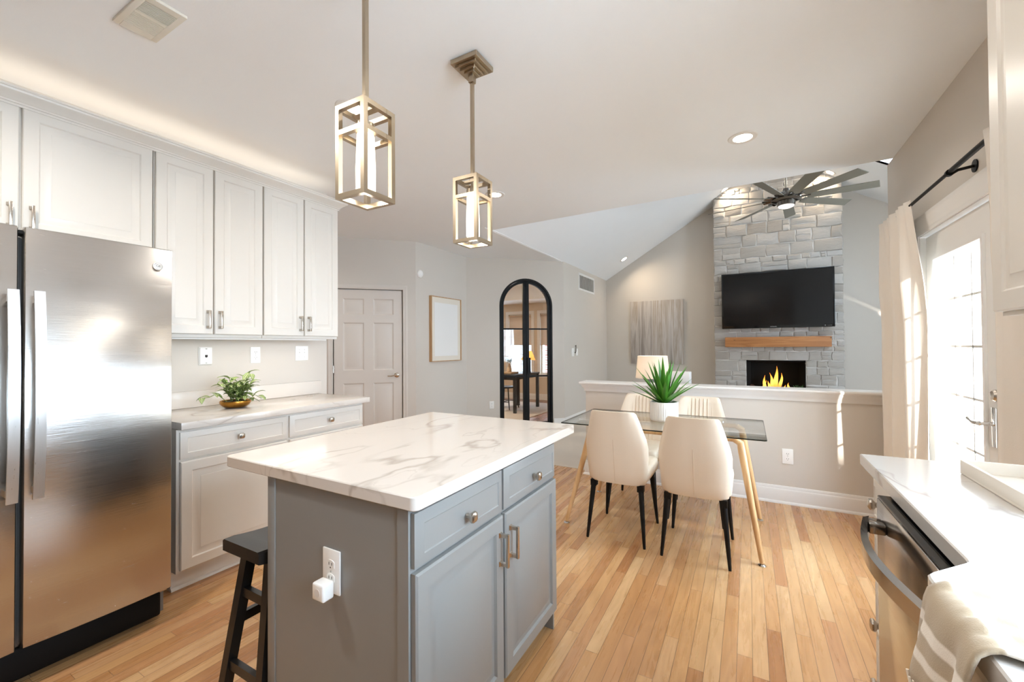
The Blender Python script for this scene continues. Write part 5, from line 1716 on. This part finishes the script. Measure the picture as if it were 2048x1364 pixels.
for k, (xa, xb) in enumerate(WIN):
    w = structroot('window_%d' % (5+k), ((xa+xb)/2, SWY, 0), 0)
    a, b_ = (xa-xb)/2, (xb-xa)/2
    m = MB()
    ls = []
    for o_, y in [(0.0, 0.0), (0.0, -0.015), (0.065, -0.020), (0.075, -0.018), (0.075, 0.0)]:
        ls.append([(a-o_, y, z0-o_), (b_+o_, y, z0-o_), (b_+o_, y, z1+o_), (a-o_, y, z1+o_)])
    m.loops(ls, cap0=False, cap1=False)
    m.box((a-0.09, -0.05, z0-0.03), (b_+0.09, 0.0, z0))
    m.build('window_casing', trim_white, w)
    m = MB()
    for q in ((a, z0, a+0.035, z1), (b_-0.035, z0, b_, z1), (a+0.035, z0, b_-0.035, z0+0.04), (a+0.035, z1-0.04, b_-0.035, z1), (a+0.035, 1.34, b_-0.035, 1.375)):
        m.box((q[0], 0.05, q[1]), (q[2], 0.09, q[3]))
    m.box((-0.007, 0.06, z0+0.04), (0.007, 0.075, z1-0.04))
    for zz in (0.86, 1.10, 1.60, 1.85):
        m.box((a+0.035, 0.06, zz-0.006), (b_-0.035, 0.075, zz+0.006))
    m.build('window_frame', trim_white, w)
    m = MB(); m.loops([[(a+0.02, 0.08, z0+0.02), (b_-0.02, 0.08, z0+0.02)], [(a+0.02, 0.08, z1-0.02), (b_-0.02, 0.08, z1-0.02)]], closed=False); m.build('pane', film_glass, w, smooth=0)
    if k > 0:
        bl = thing('window_blind', ['', 'tan slatted blind half lowered behind the desk vase', 'tan slatted blind half lowered over the brick view'][k], 'blind', ((xa+xb)/2, SWY+0.02, 1.33), 0, 'blinds in the study')
        m = MB(); h = 2.08-1.33
        m.box((a+0.005, -0.012, h-0.035), (b_-0.005, 0.02, h))
        ns = 30
        for i in range(ns):
            zz = 0.02+(h-0.06)*i/ns
            m.loops([[(a+0.008, -0.010, zz), (b_-0.008, -0.010, zz), (b_-0.008, 0.012, zz+0.026), (a+0.008, 0.012, zz+0.026)], [(a+0.008, -0.010, zz+0.002), (b_-0.008, -0.010, zz+0.002), (b_-0.008, 0.012, zz+0.028), (a+0.008, 0.012, zz+0.028)]])
        m.box((a+0.005, -0.010, 0.0), (b_-0.005, 0.012, 0.016))
        m.build('slats', mat('tan_blind_slat', rgb(196, 172, 146), 0.6), bl)
rg_ = MB(); rg_.box((-5.6, 6.55, 0.0), (-3.49, 8.75, 0.010), 0.003); o = rg_.build('rug', rug_m); tag(o, 'pale rug under the black desk in the study', 'rug')
dk = thing('desk', 'long black wooden desk seen through the arched door', 'desk', (-4.19, 7.66, 0.010), 0)
m = MB(); m.box((-0.27, -0.545, 0.712), (0.27, 0.545, 0.742), 0.003); m.build('desktop', black_paint, dk)
m = MB(); m.box((-0.235, -0.50, 0.640), (-0.215, 0.50, 0.712)); m.box((0.215, -0.50, 0.640), (0.235, 0.50, 0.712)); m.box((-0.215, -0.51, 0.640), (0.215, -0.49, 0.712)); m.box((-0.215, 0.49, 0.640), (0.215, 0.51, 0.712)); m.build('apron', black_paint, dk)
for sx in (-1, 1):
    for sy in (-1, 1):
        m = MB(); m.box((sx*0.235-0.027, sy*0.50-0.027, 0.0), (sx*0.235+0.027, sy*0.50+0.027, 0.712)); m.build('leg', black_paint, dk)
ch = thing('windsor_chair', 'black spindle-leg chair tucked beside the study desk', 'chair', (-4.44, 7.66, 0.012), 90)
m = MB(); m.lathe([(0.10, 0.425), (0.19, 0.428), (0.20, 0.445), (0.19, 0.458), (0.05, 0.452)], (0, 0, 0), 28); m.build('seat', black_paint, ch)
for sx in (-1, 1):
    for sy in (-1, 1):
        m = MB(); m.tube([(sx*0.20, sy*0.19, 0), (sx*0.17, sy*0.16, 0.15), (sx*0.11, sy*0.11, 0.43)], [0.010, 0.014, 0.012], 10); m.build('leg', black_paint, ch)
for sx in (-1, 1):
    m = MB(); m.tube([(sx*0.168, -0.158, 0.15), (sx*0.168, 0.158, 0.15)], 0.008, 8); m.build('stretcher', black_paint, ch)
m = MB(); m.tube([(-0.168, 0, 0.15), (0.168, 0, 0.15)], 0.008, 8); m.build('stretcher', black_paint, ch)
for k in range(6):
    x = -0.14+0.056*k
    m = MB(); m.tube([(x*0.8, 0.15, 0.452), (x*1.1, 0.20, 0.80)], 0.006, 8); m.build('spindle', black_paint, ch)
m = MB(); m.tube([(-0.20, 0.185, 0.80), (-0.1, 0.205, 0.81), (0.1, 0.205, 0.81), (0.20, 0.185, 0.80)], 0.016, 10); m.build('top_rail', black_paint, ch)
bk = MB(); bk.box((-4.34, 7.28, 0.7525), (-4.10, 7.58, 0.790), 0.003); o = bk.build('book', book_paper); tag(o, 'tan book lying under the vase on the desk', 'book')
vz = thing('vase', 'small cream bottle vase with leafy stems on the desk', 'vase', (-4.235, 7.44, 0.7903), 0)
m = MB(); m.lathe([(0.030, 0.0), (0.046, 0.006), (0.050, 0.045), (0.036, 0.100), (0.017, 0.145), (0.014, 0.170), (0.017, 0.176), (0.012, 0.176)], (0, 0, 0), 28); m.build('body', mat('cream_stoneware', rgb(216, 192, 164), 0.6), vz)
m = MB(); rs = random.Random(8)
for i in range(14):
    a = rs.uniform(0, 6.28)
    d = Vector((math.cos(a), math.sin(a), rs.uniform(0.4, 2.0)))
    p = Vector((0, 0, 0.17))+d.normalized()*rs.uniform(0.01, 0.09)
    m.leaf(p, d, (0, 0, 1), 0.085, 0.055, 0.8, 5, 0.1, 0.05, 0.5)
m.build('foliage', eucalypt_leaf, vz, smooth=0)
sl = thing('desk_lamp', 'cone shade lamp on the study desk', 'lamp', (-4.10, 8.02, 0.7525), 0)
m = MB(); m.lathe([(0.060, 0.0), (0.065, 0.008), (0.058, 0.015), (0.052, 0.200), (0.020, 0.215), (0.014, 0.26)], (0, 0, 0), 28); m.build('base', mat('ribbed_glass_beige', rgb(206, 186, 158), 0.25), sl)
m = MB(); m.lathe([(0.155, 0.260), (0.075, 0.455), (0.073, 0.455), (0.152, 0.262)], (0, 0, 0), 32); m.build('lamp_shade', lit_cloth('parchment_shade', rgb(232, 206, 166)), sl)
lamp('lamp_bulb', 'POINT', (0, 0, 0.36), 5.0, (1.0, 0.78, 0.5), None, sl, shadow_soft_size=0.03)

fx_ = thing('study_fill_fixture', 'added unseen ceiling light that brightens the study', 'ceiling light', (-4.9, 6.6, 2.671), 0)  # fixture added above the view through the arch, as fill for the study
m = MB(); m.lathe([(0.15, -0.001), (0.15, -0.02), (0.14, -0.022)], (0, 0, 0), 32); m.build('base', trim_white, fx_)
m = MB(); m.lathe([(0.14, -0.022), (0.13, -0.05), (0.08, -0.068), (0.01, -0.072)], (0, 0, 0), 32); m.build('lens', frost, fx_)
lamp('study_fill_light', 'AREA', (0, 0, -0.085), 26, (1.0, 0.80, 0.56), (0, 0, 0), fx_, shape='DISK', size=0.25)
# strip added under the cabinets to brighten the backsplash and left counter
ul = thing('under_cabinet_fill', 'added slim light strip brightening the backsplash below the wall cabinets', 'light strip', (-3.0, 1.70, 1.3755), 0)
m = MB(); m.box((-0.012, -0.55, -0.010), (0.012, 0.55, -0.0005)); m.build('tape', plastic_white, ul)
lamp('under_cabinet_fill_beam', 'AREA', (0, 0, -0.014), 1.4, WARM, (0, 0, 0), ul, shape='RECTANGLE', size=0.02, size_y=1.1)
# neighbouring house outside the study windows
nb = thing('neighbour_house', 'white sided and brick house outside the study windows', 'building', (-4.8, 12.4, 0), 0)
m = MB(); m.box((-8.5, 12.2, -0.5), (-5.62, 12.6, 5.0)); m.build('siding_wall', siding_m, nb, world=True)
m = MB(); m.box((-5.62, 12.15, -0.5), (-2.5, 12.6, 5.0)); m.build('brick_wall', brick_m, nb, world=True)

# ------------------------------------------------------------------ deck outside the patio door
m = MB(); m.box((1.10, -3.5, -0.30), (4.2, 5.5, -0.16)); struct('floor_deck', m, mat('grey_deck_boards', rgb(186, 178, 168), 0.8, var=0.1, vscale=9))
dr = thing('deck_railing', 'white deck railing beyond the patio door glass', 'railing', (4.0, 1.2, -0.16), 0)
m = MB(); m.box((-0.04, -4.2, 0.86), (0.04, 4.2, 0.92)); m.build('top_rail', trim_white, dr)
m = MB(); m.box((-0.025, -4.2, 0.10), (0.025, 4.2, 0.15)); m.build('bottom_rail', trim_white, dr)
for i in range(60):
    y = -4.13+i*0.14
    if i % 15 == 0:
        m = MB(); m.box((-0.05, y-0.05, 0.0), (0.05, y+0.05, 0.98)); m.build('post', trim_white, dr)
    else:
        m = MB(); m.box((-0.016, y-0.016, 0.15), (0.016, y+0.016, 0.86)); m.build('baluster', trim_white, dr)
fe = MB(); fe.box((4.17, -8.2, -1.5), (9.0, -8.0, 2.84)); o = fe.build('sun_block_fence', mat('sun_block_wood', rgb(150, 132, 112), 0.9, var=0.2)); tag(o, 'added fence out of view that blocks the low sun', 'fence')  # added, unseen: cuts off the bottom of the half wall sun patch
sh = thing('sun_block_shed', 'added shed out of view that blocks sun beside the fence', 'shed', (2.3, -8.9, -1.5), 0)  # added, unseen: keeps sun from entering by the second patio door leaf
m = MB(); m.box((-1.9, -0.9, 0.0), (1.85, 0.9, 5.2)); m.build('wall', MATS['sun_block_wood'], sh)
m = MB(); m.extrude([(-1.98, -1.0, 5.2), (1.87, -1.0, 5.2), (-0.05, -1.0, 6.4)], (0, 2.0, 0)); m.build('roof', mat('grey_shingles', rgb(96, 92, 90), 0.9), sh)
